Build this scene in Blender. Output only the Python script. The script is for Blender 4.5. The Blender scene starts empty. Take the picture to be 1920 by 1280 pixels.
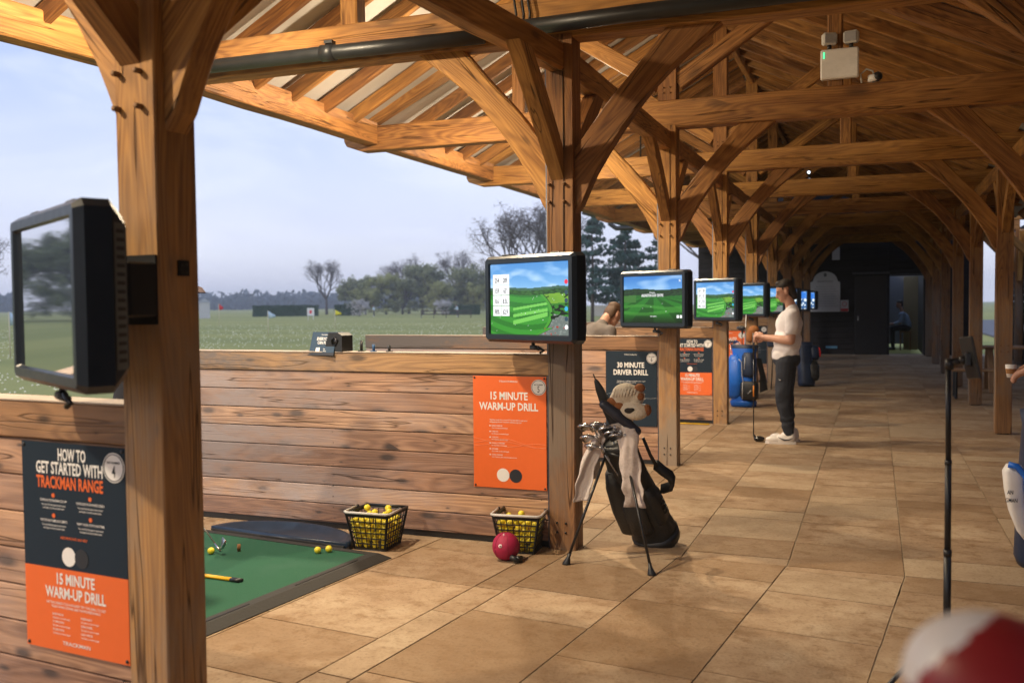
import bpy, bmesh, math, random
from mathutils import Vector as V, Matrix as Mx, noise as NZ
R = math.radians
sc = bpy.context.scene
random.seed(7)

# ------------------------------------------------------------------ camera
f, yaw, pitch, roll = 1772.34, 0.367, 0.0393, -0.0094
fw = V((-math.sin(yaw)*math.cos(pitch), math.cos(yaw)*math.cos(pitch), -math.sin(pitch)))
rt = V((math.cos(yaw), math.sin(yaw), 0)); up = rt.cross(fw)
r2 = rt*math.cos(roll) + up*math.sin(roll); u2 = -rt*math.sin(roll) + up*math.cos(roll)
cam = bpy.data.objects.new('camera', bpy.data.cameras.new('camera'))
sc.collection.objects.link(cam)
cam.matrix_world = Mx(((r2.x, u2.x, -fw.x, 1.741), (r2.y, u2.y, -fw.y, -5.601), (r2.z, u2.z, -fw.z, 1.5437), (0, 0, 0, 1)))
cam.data.sensor_width = 36; cam.data.lens = f/1920*36
cam.data.clip_start = 0.05; cam.data.clip_end = 5000
cam.data.dof.use_dof = True; cam.data.dof.focus_distance = 6.2; cam.data.dof.aperture_fstop = 2.6
sc.camera = cam

# ------------------------------------------------------------------ world, sun, exposure
SUN_EL, SUN_AZ = R(22), R(215)      # azimuth measured from +Y towards +X
w = bpy.data.worlds.new('World'); sc.world = w; w.use_nodes = True
nt = w.node_tree; bg = nt.nodes['Background']
sky = nt.nodes.new('ShaderNodeTexSky'); sky.sky_type = 'NISHITA'; sky.sun_disc = False
sky.sun_elevation = SUN_EL; sky.sun_rotation = SUN_AZ; sky.air_density = 1.2; sky.dust_density = 2.2; sky.ozone_density = 2.0
tc = tc_ = nt.nodes.new('ShaderNodeTexCoord'); mp = nt.nodes.new('ShaderNodeMapping'); mp.inputs['Scale'].default_value = (1.3, 1.3, 4.5)
cl = nt.nodes.new('ShaderNodeTexNoise'); cl.inputs['Scale'].default_value = 1.6; cl.inputs['Detail'].default_value = 5; cl.inputs['Distortion'].default_value = .5
rp = nt.nodes.new('ShaderNodeValToRGB'); rp.color_ramp.elements[0].position = .3; rp.color_ramp.elements[1].position = .75
mxn = nt.nodes.new('ShaderNodeMix'); mxn.data_type = 'RGBA'
sx = nt.nodes.new('ShaderNodeSeparateXYZ'); gr = nt.nodes.new('ShaderNodeValToRGB'); nt.links.new(tc_.outputs['Generated'], sx.inputs[0]); nt.links.new(sx.outputs[2], gr.inputs[0])
while len(gr.color_ramp.elements) < 4: gr.color_ramp.elements.new(.5)
for e_, (p_, c_) in zip(gr.color_ramp.elements, ((0, (4.9, 5.0, 6.2)), (.12, (4.2, 4.6, 6.1)), (.30, (2.6, 3.4, 5.7)), (1, (2.7, 3.4, 5.3)))): e_.position = p_; e_.color = (*c_, 1)
cl2 = nt.nodes.new('ShaderNodeTexNoise'); cl2.inputs['Scale'].default_value = 2.6; cl2.inputs['Detail'].default_value = 6; cl2.inputs['Roughness'].default_value = .55; cl2.inputs['Distortion'].default_value = .8
rp2 = nt.nodes.new('ShaderNodeValToRGB'); rp2.color_ramp.elements[0].position = .42; rp2.color_ramp.elements[1].position = .66; rp2.color_ramp.elements[1].color = (.62, .62, .62, 1)
mc = nt.nodes.new('ShaderNodeMix'); mc.data_type = 'RGBA'; mc.inputs[7].default_value = (5.5, 5.75, 6.5, 1)
nt.links.new(mp.outputs[0], cl2.inputs['Vector']); nt.links.new(cl2.outputs['Fac'], rp2.inputs[0]); nt.links.new(rp2.outputs[0], mc.inputs[0]); nt.links.new(gr.outputs[0], mc.inputs[6])
nt.links.new(mc.outputs[2], mxn.inputs[7])
sub = nt.nodes.new('ShaderNodeMath'); sub.operation = 'MULTIPLY_ADD'; sub.inputs[1].default_value = .22; sub.inputs[2].default_value = .78
L = nt.links.new
L(tc.outputs['Generated'], mp.inputs['Vector']); L(mp.outputs[0], cl.inputs['Vector']); L(cl.outputs['Fac'], rp.inputs[0])
L(rp.outputs[0], sub.inputs[0]); L(sub.outputs[0], mxn.inputs[0]); L(sky.outputs[0], mxn.inputs[6]); L(mxn.outputs[2], bg.inputs['Color'])
bg.inputs['Strength'].default_value = 0.150
sun = bpy.data.objects.new('sun', bpy.data.lights.new('sun', 'SUN')); sc.collection.objects.link(sun)
sun.data.energy = 0.7; sun.data.angle = R(12); sun.data.color = (1, .86, .72)
sd = V((math.sin(SUN_AZ)*math.cos(SUN_EL), math.cos(SUN_AZ)*math.cos(SUN_EL), math.sin(SUN_EL)))
sun.rotation_euler = sd.to_track_quat('Z', 'Y').to_euler()
vs = sc.view_settings; vs.view_transform = 'Standard'; vs.look = 'None'; vs.exposure = 0.36; vs.gamma = 1
LAMP_W, LAMP_C = 300.0, (1.0, .81, .555)

# ------------------------------------------------------------------ materials
def mat(name):
    m = bpy.data.materials.new(name); m.use_nodes = True
    return m, m.node_tree, m.node_tree.nodes['Principled BSDF']
def N(nt, t, ins=None, **at):
    n = nt.nodes.new('ShaderNode'+t)
    for k, v in at.items(): setattr(n, k, v)
    for k, v in (ins or {}).items():
        s = n.inputs[k]
        if isinstance(v, bpy.types.NodeSocket): nt.links.new(v, s)
        else: s.default_value = v
    return n
def math_(nt, op, a, b=0.0, c=None):
    d = {0: a, 1: b}
    if c is not None: d[2] = c
    return N(nt, 'Math', d, operation=op).outputs[0]
def mix(nt, fac, a, b, blend='MIX'):
    n = N(nt, 'Mix', {0: fac}, data_type='RGBA', blend_type=blend)
    for i, v in ((6, a), (7, b)):
        if isinstance(v, bpy.types.NodeSocket): nt.links.new(v, n.inputs[i])
        else: n.inputs[i].default_value = (*v, 1) if len(v) == 3 else v
    return n.outputs[2]
def ramp(nt, fac, *st):
    n = N(nt, 'ValToRGB', {0: fac}); e = n.color_ramp.elements
    while len(e) < len(st): e.new(.5)
    for x, (p, c) in zip(e, st):
        x.position = p; x.color = (*c, 1) if isinstance(c, tuple) else (c, c, c, 1)
    return n.outputs[0]
def flat(name, c, rough=.5, metal=0.0, emit=None, es=1.0, spec=.5, noise_amt=.12, ns=30, bump=0.0):
    m, nt, b = mat(name)
    b.inputs['Roughness'].default_value = rough; b.inputs['Metallic'].default_value = metal
    b.inputs['Specular IOR Level'].default_value = spec
    if noise_amt:
        t = N(nt, 'TexCoord').outputs['Object']
        nz = N(nt, 'TexNoise', {'Vector': t, 'Scale': ns, 'Detail': 4})
        cc = mix(nt, nz.outputs['Fac'], tuple(x*(1-noise_amt) for x in c), tuple(min(1, x*(1+noise_amt)) for x in c))
        nt.links.new(cc, b.inputs['Base Color'])
        rr = math_(nt, 'MULTIPLY_ADD', nz.outputs['Fac'], .16, rough-.08); nt.links.new(rr, b.inputs['Roughness'])
        if bump:
            bp = N(nt, 'Bump', {'Height': nz.outputs['Fac'], 'Strength': bump, 'Distance': .01}); nt.links.new(bp.outputs[0], b.inputs['Normal'])
    else: b.inputs['Base Color'].default_value = (*c, 1)
    if emit: b.inputs['Emission Color'].default_value = (*emit, 1); b.inputs['Emission Strength'].default_value = es
    return m
def wood(name, light, dark, sc_=1.0, attr=False, stain=None, stain_z=None, cracks=.5, knots=.6, xg=False):
    m, nt, b = mat(name)
    t = N(nt, 'TexCoord').outputs['Object']
    oi = N(nt, 'ObjectInfo').outputs['Random']
    rnd = oi
    if attr: rnd = math_(nt, 'FRACT', math_(nt, 'ADD', N(nt, 'Attribute', attribute_name='rnd').outputs['Fac'], oi))
    off = N(nt, 'CombineXYZ', {0: math_(nt, 'MULTIPLY', rnd, 37.), 1: math_(nt, 'MULTIPLY', rnd, 91.), 2: math_(nt, 'MULTIPLY', rnd, 53.)}).outputs[0]
    p = N(nt, 'VectorMath', {0: t, 1: off}, operation='ADD').outputs[0]
    mp = lambda s: N(nt, 'Mapping', {'Vector': p, 'Scale': s}).outputs[0]
    # cathedral grain: distorted rings stretched along the board
    wv = N(nt, 'TexNoise', {'Vector': mp((.55*sc_, 5*sc_, 5*sc_)), 'Scale': 1.0, 'Detail': 2, 'Distortion': .4}).outputs['Fac']
    rings = math_(nt, 'SINE', math_(nt, 'MULTIPLY', wv, 120.))
    rings = math_(nt, 'MULTIPLY_ADD', rings, .5, .5)
    fib = N(nt, 'TexNoise', {'Vector': mp((3, 90, 90)), 'Scale': 1.0, 'Detail': 5, 'Roughness': .7}).outputs['Fac']
    tone = N(nt, 'TexNoise', {'Vector': mp((.9, 3, 3)), 'Scale': 1.0, 'Detail': 4, 'Roughness': .6}).outputs['Fac']
    strk = N(nt, 'TexNoise', {'Vector': mp((1.1, 30, 30)), 'Scale': 1.0, 'Detail': 3, 'Roughness': .6}).outputs['Fac']
    g = math_(nt, 'ADD', math_(nt, 'MULTIPLY', rings, .22 if (attr or xg) else .14), math_(nt, 'MULTIPLY', fib, .34)); g = math_(nt, 'ADD', g, math_(nt, 'MULTIPLY', strk, .42))
    g = math_(nt, 'ADD', g, math_(nt, 'MULTIPLY', tone, .60))
    c = ramp(nt, g, (.56, dark), (1.0, light))
    # knots
    if attr or xg:
        sp_ = N(nt, 'SeparateXYZ', {0: mp((3.4, 9, 9))}); vo = N(nt, 'TexVoronoi', {'Vector': N(nt, 'CombineXYZ', {0: sp_.outputs[0], 1: sp_.outputs[2]}).outputs[0], 'Scale': 1.0}, voronoi_dimensions='2D')
    else: vo = N(nt, 'TexVoronoi', {'Vector': mp((2.4, 6, 6)), 'Scale': 1.0, 'Randomness': 1.0})
    kd = math_(nt, 'ADD', vo.outputs['Distance'], math_(nt, 'MULTIPLY', fib, .10))
    kc = N(nt, 'SeparateColor', {0: vo.outputs['Color']}).outputs[1]; kd = math_(nt, 'DIVIDE', kd, math_(nt, 'MULTIPLY_ADD', math_(nt, 'POWER', kc, 2.5), 1.35, .55 if not (attr or xg) else .35))
    kn = ramp(nt, kd, (.12, 1.0), (.24, 0.0)); halo = ramp(nt, kd, (.15, .35), (.50, 0.0))
    gate = ramp(nt, N(nt, 'SeparateColor', {0: vo.outputs['Color']}).outputs[0], (.30, 0.0), (.40, knots))
    c = mix(nt, math_(nt, 'MULTIPLY', halo, gate), c, tuple(x*.75 for x in dark)); c = mix(nt, math_(nt, 'MULTIPLY', kn, gate), c, tuple(x*.20 for x in dark))
    # weathering; on the boards also sky light painted into the tint
    if stain:
        s = N(nt, 'TexNoise', {'Vector': mp((.8, 2.2, 2.2)), 'Scale': 1.0, 'Detail': 6, 'Roughness': .7}).outputs['Fac']
        s = ramp(nt, s, (.42, 0.0), (.66, 1.0))
        if stain_z:
            z = N(nt, 'SeparateXYZ', {0: N(nt, 'NewGeometry').outputs['Position']}).outputs[2]
            zz = N(nt, 'MapRange', {0: z, 1: stain_z[0], 2: stain_z[1], 3: stain_z[2], 4: stain_z[3]}).outputs[0]
            s = math_(nt, 'MINIMUM', math_(nt, 'MULTIPLY', math_(nt, 'ADD', s, .35), zz), 1.0)
        else: s = math_(nt, 'MULTIPLY', s, .45)
        if xg: s = math_(nt, 'MULTIPLY', s, N(nt, 'MapRange', {0: N(nt, 'SeparateXYZ', {0: t}).outputs[0], 1: .6, 2: 2.9, 3: 1.5, 4: .3}).outputs[0])
        c = mix(nt, s, c, stain)
    # drying cracks
    ck = N(nt, 'TexNoise', {'Vector': mp((.8, 19, 19)), 'Scale': 1.0, 'Detail': 1, 'Distortion': .3}).outputs['Fac']
    ck = ramp(nt, math_(nt, 'ABSOLUTE', math_(nt, 'SUBTRACT', ck, .64)), (.0, cracks), (.020, 0.0))
    c = mix(nt, ck, c, tuple(x*.25 for x in dark))
    hv = N(nt, 'HueSaturation', {'Color': c, 'Hue': math_(nt, 'MULTIPLY_ADD', rnd, .012, .494), 'Value': math_(nt, 'MULTIPLY_ADD', rnd, .5, .75)}).outputs[0]
    nt.links.new(hv, b.inputs['Base Color'])
    b.inputs['Roughness'].default_value = .62; b.inputs['Specular IOR Level'].default_value = .3
    h = math_(nt, 'SUBTRACT', math_(nt, 'MULTIPLY', fib, .6), math_(nt, 'MULTIPLY', ck, 1.2))
    bp = N(nt, 'Bump', {'Height': h, 'Strength': .6, 'Distance': .008}); nt.links.new(bp.outputs[0], b.inputs['Normal'])
    return m
OAK = wood('oak', (.51, .242, .062), (.150, .053, .012), stain=(.25, .19, .14), stain_z=(1.1, 2.4, .95, .10), cracks=.85, knots=.5)
OAKR = wood('oak_rafter', (.46, .21, .054), (.13, .048, .012), stain=(.09, .055, .03), cracks=.3, knots=.6)
BOARD = wood('larch_board', (.50, .285, .165), (.19, .09, .045), attr=True, stain=(.34, .285, .285), stain_z=(-1, 3, .75, .6), cracks=.7, knots=1.0, xg=True)  # lavender is weathered grey plus painted-in sky light, strongest at the outer end
RAIL = wood('rail_oak', (.40, .22, .10), (.19, .10, .048), stain=(.13, .115, .115), stain_z=(-1, 3, .9, .9), cracks=.6, knots=.8, xg=True)
DARKW = wood('dark_cladding', (.020, .019, .024), (.010, .009, .012), attr=True, cracks=.3, knots=.2)
BLACK = flat('black_plastic', (.012, .013, .016), .42)
CASE = flat('casing_black', (.009, .016, .028), .36)
RUBBER = flat('rubber', (.028, .027, .026), .75, bump=.3, ns=80)
PIPE = flat('pipe_black', (.014, .016, .019), .42, noise_amt=.4, ns=14)
STEEL = flat('chrome_steel', (.48, .48, .50), .28, 1.0)
DKSTEEL = flat('dark_steel', (.05, .05, .055), .3, .9)
WHITE = flat('white_plastic', (.74, .72, .70), .5)
LGREY = flat('light_grey', (.55, .54, .52), .5)
ROOF = flat('roof_lining', (.48, .45, .42), .7, noise_amt=.2, ns=3)
SKIN = flat('skin', (.50, .27, .19), .5, noise_amt=.1)
YEL = flat('yellow_ball', (.80, .66, .04), .35, noise_amt=.06)
PRNAVY = flat('print_navy', (.011, .022, .038), .6, spec=.2)
PRORG = flat('print_orange', (.72, .13, .022), .45, noise_amt=.05)
PRWHT = flat('print_white', (.75, .74, .73), .5, noise_amt=0)
PRDK = flat('print_dark', (.012, .016, .026), .5, noise_amt=0)

# ------------------------------------------------------------------ helpers
ABS = {}
def place(o, parent=None, M=None):
    M = M if M is not None else Mx.Identity(4)
    sc.collection.objects.link(o)
    if parent is not None:
        o.parent = parent; o.matrix_basis = ABS[parent.name].inverted() @ M
    else: o.matrix_basis = M
    ABS[o.name] = M.copy(); return o
def tag(o, label=None, cat=None, group=None, kind=None):
    if label: o['label'] = label
    if cat: o['category'] = cat
    if group: o['group'] = group
    if kind: o['kind'] = kind
    return o
def thing(name, label, cat, M=None, group=None):
    return tag(place(bpy.data.objects.new(name, None), None, M), label, cat, group)
def T(x, y=None, z=0): return Mx.Translation(V((x, y, z)) if y is not None else V(x))
def RZ(a): return Mx.Rotation(a, 4, 'Z')
def RX(a): return Mx.Rotation(a, 4, 'X')
def RY(a): return Mx.Rotation(a, 4, 'Y')
def frame_x(p0, p1, upv=V((0, 0, 1))):
    x = (V(p1)-V(p0)).normalized(); y = upv.cross(x)
    if y.length < 1e-4: y = V((0, 1, 0))
    y.normalize(); z = x.cross(y)
    return Mx(((x.x, y.x, z.x, p0[0]), (x.y, y.y, z.y, p0[1]), (x.z, y.z, z.z, p0[2]), (0, 0, 0, 1)))
class G:
    """collects faces for ONE mesh"""
    def __init__(s): s.v = []; s.f = []; s.m = []; s.r = []; s.sm = []
    def add(s, vs, fs, M=None, mi=0, r=0.0, smooth=False):
        n = len(s.v)
        s.v += [tuple(M @ V(p)) if M is not None else tuple(p) for p in vs]
        for q in fs: s.f.append([i+n for i in q]); s.m.append(mi); s.r.append(r); s.sm.append(smooth)
        return s
    def box(s, c, d, M=None, **k):
        x, y, z = (a/2 for a in d)
        vs = [(c[0]+i*x, c[1]+j*y, c[2]+l*z) for l in (-1, 1) for j in (-1, 1) for i in (-1, 1)]
        return s.add(vs, [(0, 2, 3, 1), (4, 5, 7, 6), (0, 1, 5, 4), (2, 6, 7, 3), (0, 4, 6, 2), (1, 3, 7, 5)], M, **k)
    def cbox(s, c, d, b=.006, M=None, **k):          # chamfered box
        x, y, z = (a/2 for a in d); b = min(b, x*.9, y*.9, z*.9)
        vs = []
        for l in (-1, 1):
            for j in (-1, 1):
                for i in (-1, 1):
                    vs += [(c[0]+i*(x-b), c[1]+j*(y-b), c[2]+l*z), (c[0]+i*(x-b), c[1]+j*y, c[2]+l*(z-b)), (c[0]+i*x, c[1]+j*(y-b), c[2]+l*(z-b))]
        bm = bmesh.new(); 
        for p in vs: bm.verts.new(p)
        bmesh.ops.convex_hull(bm, input=bm.verts); bm.verts.index_update()
        bmesh.ops.dissolve_limit(bm, angle_limit=.01, verts=bm.verts, edges=bm.edges); bm.verts.index_update()
        s.add([v.co[:] for v in bm.verts], [[v.index for v in q.verts] for q in bm.faces], M, **k); bm.free(); return s
    def tube(s, pts, rad, n=10, M=None, cap=True, **k):
        pts = [V(p) for p in pts]; rr = rad if isinstance(rad, (list, tuple)) else [rad]*len(pts)
        k.setdefault('smooth', True)
        vs = []; prev = None
        for i, p in enumerate(pts):
            d = (pts[min(i+1, len(pts)-1)]-pts[max(i-1, 0)]).normalized()
            a = prev - d*prev.dot(d) if prev is not None else (V((0, 0, 1)) if abs(d.z) < .9 else V((1, 0, 0))).cross(d)
            a.normalize(); prev = a; b = d.cross(a)
            vs += [tuple(p+(a*math.cos(t)+b*math.sin(t))*rr[i]) for t in (2*math.pi*j/n for j in range(n))]
        fs = [(i*n+j, i*n+(j+1) % n, (i+1)*n+(j+1) % n, (i+1)*n+j) for i in range(len(pts)-1) for j in range(n)]
        if cap: fs += [tuple(range(n-1, -1, -1)), tuple((len(pts)-1)*n+j for j in range(n))]
        return s.add(vs, fs, M, **k)
    def loft(s, rings, cap=True, closed=True, M=None, **k):
        n = len(rings[0]); vs = [p for q in rings for p in q]; k.setdefault('smooth', True)
        e = n if closed else n-1
        fs = [(i*n+j, i*n+(j+1) % n, (i+1)*n+(j+1) % n, (i+1)*n+j) for i in range(len(rings)-1) for j in range(e)]
        if cap: fs += [tuple(range(n-1, -1, -1)), tuple((len(rings)-1)*n+j for j in range(n))]
        return s.add(vs, fs, M, **k)
    def prism(s, poly, t0, t1, M=None, **k):         # polygon in XZ extruded along Y
        n = len(poly)
        vs = [(x, t0, z) for x, z in poly]+[(x, t1, z) for x, z in poly]
        fs = [tuple(range(n)), tuple(range(2*n-1, n-1, -1))]+[(j, j+n, (j+1) % n+n, (j+1) % n) for j in range(n)]
        return s.add(vs, fs, M, **k)
    def sphere(s, c, r, M=None, sub=2, **k):
        bm = bmesh.new(); bmesh.ops.create_icosphere(bm, subdivisions=sub, radius=1)
        rr = r if isinstance(r, (tuple, list)) else (r, r, r); k.setdefault('smooth', True)
        s.add([(c[0]+v.co.x*rr[0], c[1]+v.co.y*rr[1], c[2]+v.co.z*rr[2]) for v in bm.verts], [[v.index for v in q.verts] for q in bm.faces], M, **k); bm.free(); return s
    def mesh(s, name, *mats):
        me = bpy.data.meshes.new(name); me.from_pydata(s.v, [], s.f)
        for m in mats: me.materials.append(m)
        me.polygons.foreach_set('material_index', s.m); me.polygons.foreach_set('use_smooth', s.sm)
        bm = bmesh.new(); bm.from_mesh(me); bmesh.ops.recalc_face_normals(bm, faces=bm.faces); bm.to_mesh(me); bm.free()
        if any(s.r):
            a = me.attributes.new('rnd', 'FLOAT', 'FACE'); a.data.foreach_set('value', s.r)
        return me
    def build(s, name, mats, parent=None, M=None):
        return place(bpy.data.objects.new(name, s.mesh(name, *(mats if isinstance(mats, (list, tuple)) else [mats]))), parent, M)
def copy_tree(o, M, parent=None, label=None, group=None):
    """a copy of a thing with copies of its parts and their sub-parts"""
    c = o.copy()
    if parent is None: place(c, None, M)
    else: sc.collection.objects.link(c); c.parent = parent; c.matrix_basis = o.matrix_basis; ABS[c.name] = ABS[parent.name] @ o.matrix_basis
    if label: c['label'] = label
    if group: c['group'] = group
    for ch in list(o.children): copy_tree(ch, None, c)
    return c
def ring(c, rx, ry, n=16, M=None, sq=2.0, twist=0):
    out = []
    for j in range(n):
        t = 2*math.pi*j/n+twist; ct, st = math.cos(t), math.sin(t)
        p = V((math.copysign(abs(ct)**(2/sq), ct)*rx, math.copysign(abs(st)**(2/sq), st)*ry, 0))
        if M is not None: p = M @ p
        out.append(tuple(V(c)+p))
    return out
rj = random.Random(3)
def beam(name, p0, p1, w, h, parent, m=None, Mf=None, upv=V((0, 0, 1)), ch=.010, seg=None, jit=.004):
    """squared timber from p0 to p1; local X runs along the grain"""
    Mf = Mf if Mf is not None else Mx.Identity(4)
    a, b = V(p0), V(p1); Ln = (b-a).length; seg = seg or max(2, int(Ln/.5))
    rings = []
    for i in range(seg+1):
        x = Ln*i/seg; o = (rj.uniform(-jit, jit), rj.uniform(-jit, jit)) if 0 < i < seg else (0, 0)
        y, z = w/2, h/2; c = ch*rj.uniform(.6, 1.5)
        rings.append([(x, py+o[0], pz+o[1]) for py, pz in ((-y+c, -z), (y-c, -z), (y, -z+c), (y, z-c), (y-c, z), (-y+c, z), (-y, z-c), (-y, -z+c))])
    g = G(); g.loft(rings, smooth=False)
    return g.build(name, m or OAK, parent, Mf @ frame_x(a, b, upv))
def txtmesh(g, s, x, y, size, sx=.68, bold=.03, align='CENTER', M=None, mi=0, wmax=None):
    cu = bpy.data.curves.new('t', 'FONT'); cu.body = s; cu.size = size; cu.align_x = align; cu.offset = bold*size*.5
    cu.resolution_u = 2
    o = bpy.data.objects.new('t', cu); sc.collection.objects.link(o)
    dg = bpy.context.evaluated_depsgraph_get(); me = o.evaluated_get(dg).to_mesh()
    xs = [v.co.x for v in me.vertices] or [0, 1]
    if wmax: sx = wmax/(max(xs)-min(xs))
    g.add([(x+v.co.x*sx, y+v.co.y, 0) for v in me.vertices], [list(p.vertices) for p in me.polygons], M, mi=mi)
    o.evaluated_get(dg).to_mesh_clear(); bpy.data.objects.remove(o); bpy.data.curves.remove(cu)
def blob(name, prims, vox, m, parent, M=None, smooth=4):
    """one continuous surface from overlapping ellipsoids / tapered capsules"""
    g = G()
    for q in prims:
        if q[0] == 's': g.sphere(q[1], q[2], M=(q[3] if len(q) > 3 else None), sub=3)
        else:
            _, a, ra, b, rb = q; a, b = V(a), V(b); n = 6
            pts = [a.lerp(b, i/n) for i in range(n+1)]
            g.tube(pts, [ra+(rb-ra)*i/n for i in range(n+1)], 14); g.sphere(a, ra); g.sphere(b, rb)
    me = g.mesh('tmp', m); o = bpy.data.objects.new('tmp', me); sc.collection.objects.link(o)
    md = o.modifiers.new('r', 'REMESH'); md.mode = 'VOXEL'; md.voxel_size = vox; md.use_smooth_shade = True
    ms = o.modifiers.new('s', 'SMOOTH'); ms.iterations = smooth; ms.factor = .5
    dg = bpy.context.evaluated_depsgraph_get()
    nm = bpy.data.meshes.new_from_object(o.evaluated_get(dg)); bpy.data.objects.remove(o)
    nm.name = name
    if not nm.materials: nm.materials.append(m)
    for p in nm.polygons: p.use_smooth = True
    return place(bpy.data.objects.new(name, nm), parent, M)

# ------------------------------------------------------------------ building frames
S, KAP, W, RXP = 3.24, .1118, .172, 3.033
Adir = V((math.sin(KAP), math.cos(KAP), 0))
def Fm(k):
    if k >= 2: return T(0, (k-2)*S, 0)
    return Mx.Translation(-Adir*S*(2-k)) @ RZ(-(.0853 if k == 1 else KAP))
AM = RZ(-KAP)                     # axes of the near section
KEND = 9

# ------------------------------------------------------------------ ground
g = G()
n = 40
for i in range(n):
    for j in range(n):
        x0, x1 = -700+1400*i/n, -700+1400*(i+1)/n; y0, y1 = -500+1400*j/n, -500+1400*(j+1)/n
        g.add([(x0, y0, -.15), (x1, y0, -.15), (x1, y1, -.15), (x0, y1, -.15)], [(0, 1, 2, 3)])
m, nt, b = mat('range_grass')
t = N(nt, 'TexCoord').outputs['Object']
n1 = N(nt, 'TexNoise', {'Vector': t, 'Scale': .08, 'Detail': 6}).outputs['Fac']
n2 = N(nt, 'TexNoise', {'Vector': t, 'Scale': 5., 'Detail': 6, 'Roughness': .75}).outputs['Fac']
c = mix(nt, n1, (.34, .335, .105), (.44, .41, .155)); c = mix(nt, math_(nt, 'MULTIPLY', n2, .6), c, (.26, .265, .08))
wv = N(nt, 'TexNoise', {'Vector': N(nt, 'Mapping', {'Vector': t, 'Rotation': (0, 0, -.75), 'Scale': (.012, .16, 1)}).outputs[0], 'Scale': 1.0, 'Detail': 2}).outputs['Fac']
c = mix(nt, ramp(nt, wv, (.42, 0.0), (.58, .5)), c, (.21, .235, .08))
nt.links.new(c, b.inputs['Base Color']); b.inputs['Roughness'].default_value = .9; b.inputs['Specular IOR Level'].default_value = .1
bp = N(nt, 'Bump', {'Height': n2, 'Strength': .6, 'Distance': .03}); nt.links.new(bp.outputs[0], b.inputs['Normal'])
tag(g.build('range_ground', m), kind='structure')

# floor: grout bed + slabs in two sections that meet in a kink at the second post
GROUT = flat('grout', (.31, .24, .165), .95, noise_amt=.5, ns=25)
g = G(); g.box((1.6, 12.0, -.0755), (10.1, 24.6, .142)); g.add([(-3.45, -.2,  -.0045), (6.6, -.2,  -.0045), (7.4, -12,  -.0045), (-4.9, -12,  -.0045)], [(0, 1, 2, 3)])
tag(g.build('floor_bed', GROUT), kind='structure')
m, nt, b = mat('sandstone_slab')
geo = N(nt, 'NewGeometry').outputs['Position']
rnd = N(nt, 'Attribute', attribute_name='rnd').outputs['Fac']
p = N(nt, 'VectorMath', {0: geo, 1: N(nt, 'CombineXYZ', {0: math_(nt, 'MULTIPLY', rnd, 19.), 1: math_(nt, 'MULTIPLY', rnd, 7.), 2: rnd}).outputs[0]}, operation='ADD').outputs[0]
nz1 = N(nt, 'TexNoise', {'Vector': p, 'Scale': 2.2, 'Detail': 7, 'Roughness': .62, 'Distortion': .6}).outputs['Fac']
nz2 = N(nt, 'TexNoise', {'Vector': N(nt, 'Mapping', {'Vector': p, 'Scale': (4, 5, 2)}).outputs[0], 'Scale': 2.0, 'Detail': 6, 'Roughness': .7}).outputs['Fac']
nz3 = N(nt, 'TexNoise', {'Vector': p, 'Scale': 60., 'Detail': 4}).outputs['Fac']
c = ramp(nt, nz1, (.30, (.26, .170, .098)), (.46, (.355, .248, .158)), (.60, (.42, .31, .205)), (.75, (.47, .365, .255)))
c = mix(nt, ramp(nt, nz2, (.48, 0.0), (.68, .75)), c, (.215, .125, .060))
c = mix(nt, ramp(nt, rnd, (.0, .65), (.35, 0.0)), c, (.22, .135, .07)); c = mix(nt, ramp(nt, rnd, (.70, 0.0), (1.0, .6)), c, (.44, .35, .24))
c = mix(nt, ramp(nt, nz3, (.52, 0.0), (.72, .45)), c, (.16, .10, .055))
nt.links.new(c, b.inputs['Base Color'])
nt.links.new(math_(nt, 'MULTIPLY_ADD', nz1, .25, .66), b.inputs['Roughness']); b.inputs['Specular IOR Level'].default_value = .18
bp = N(nt, 'Bump', {'Height': math_(nt, 'ADD', nz3, math_(nt, 'MULTIPLY', nz1, 2.)), 'Strength': .45, 'Distance': .008}); nt.links.new(bp.outputs[0], b.inputs['Normal'])
SLAB = m
rs = random.Random(11)
g = G()
def slab(x0, x1, y0, y1, M=None):
    q = .0042; r = rs.uniform(.02, 1); dz = rs.uniform(-.0012, .0012)
    e = lambda: rs.uniform(-.002, .002)
    tp = [(x0+q+e(), y0+q+e(), dz), (x1-q+e(), y0+q+e(), dz), (x1-q+e(), y1-q+e(), dz), (x0+q+e(), y1-q+e(), dz)]
    bt = [(a, b_, -.012) for a, b_, _ in tp]
    g.add(tp+bt, [(0, 1, 2, 3), (4, 5, 1, 0), (5, 6, 2, 1), (6, 7, 3, 2), (7, 4, 0, 3)], M, r=r)
def column(x0, x1, ya, yb, M, choices=(.30, .44, .6, .6, .9)):
    y = yb
    while y > ya+.01:
        d = rs.choice(choices)
        if y-d < ya+.15: d = y-ya
        slab(x0, x1, y-d, y, M); y -= d
YK = .085
colsB = [-3.2, -2.6, -2.0, -1.4, -.78, -.16, .02, .648, 1.27, 1.905, 2.553, 3.2, 3.82, 4.44, 5.06, 5.7, 6.4]
for a, b_ in zip(colsB, colsB[1:]): column(a, b_, YK, 23.4, None, (.28, .30, .42, .45, .6) if a < .6 else (.28, .3, .33, .42, .45, .6))
def ky(xa): return -xa*math.sin(KAP/2)*0  # kink line is square to the far section
colsA = [-3.4, -2.8, -2.2, -1.56, -.93, -.205, -.02, .62, 1.247, 1.885, 2.53, 3.15, 3.8, 4.4, 5.0, 5.6]
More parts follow.
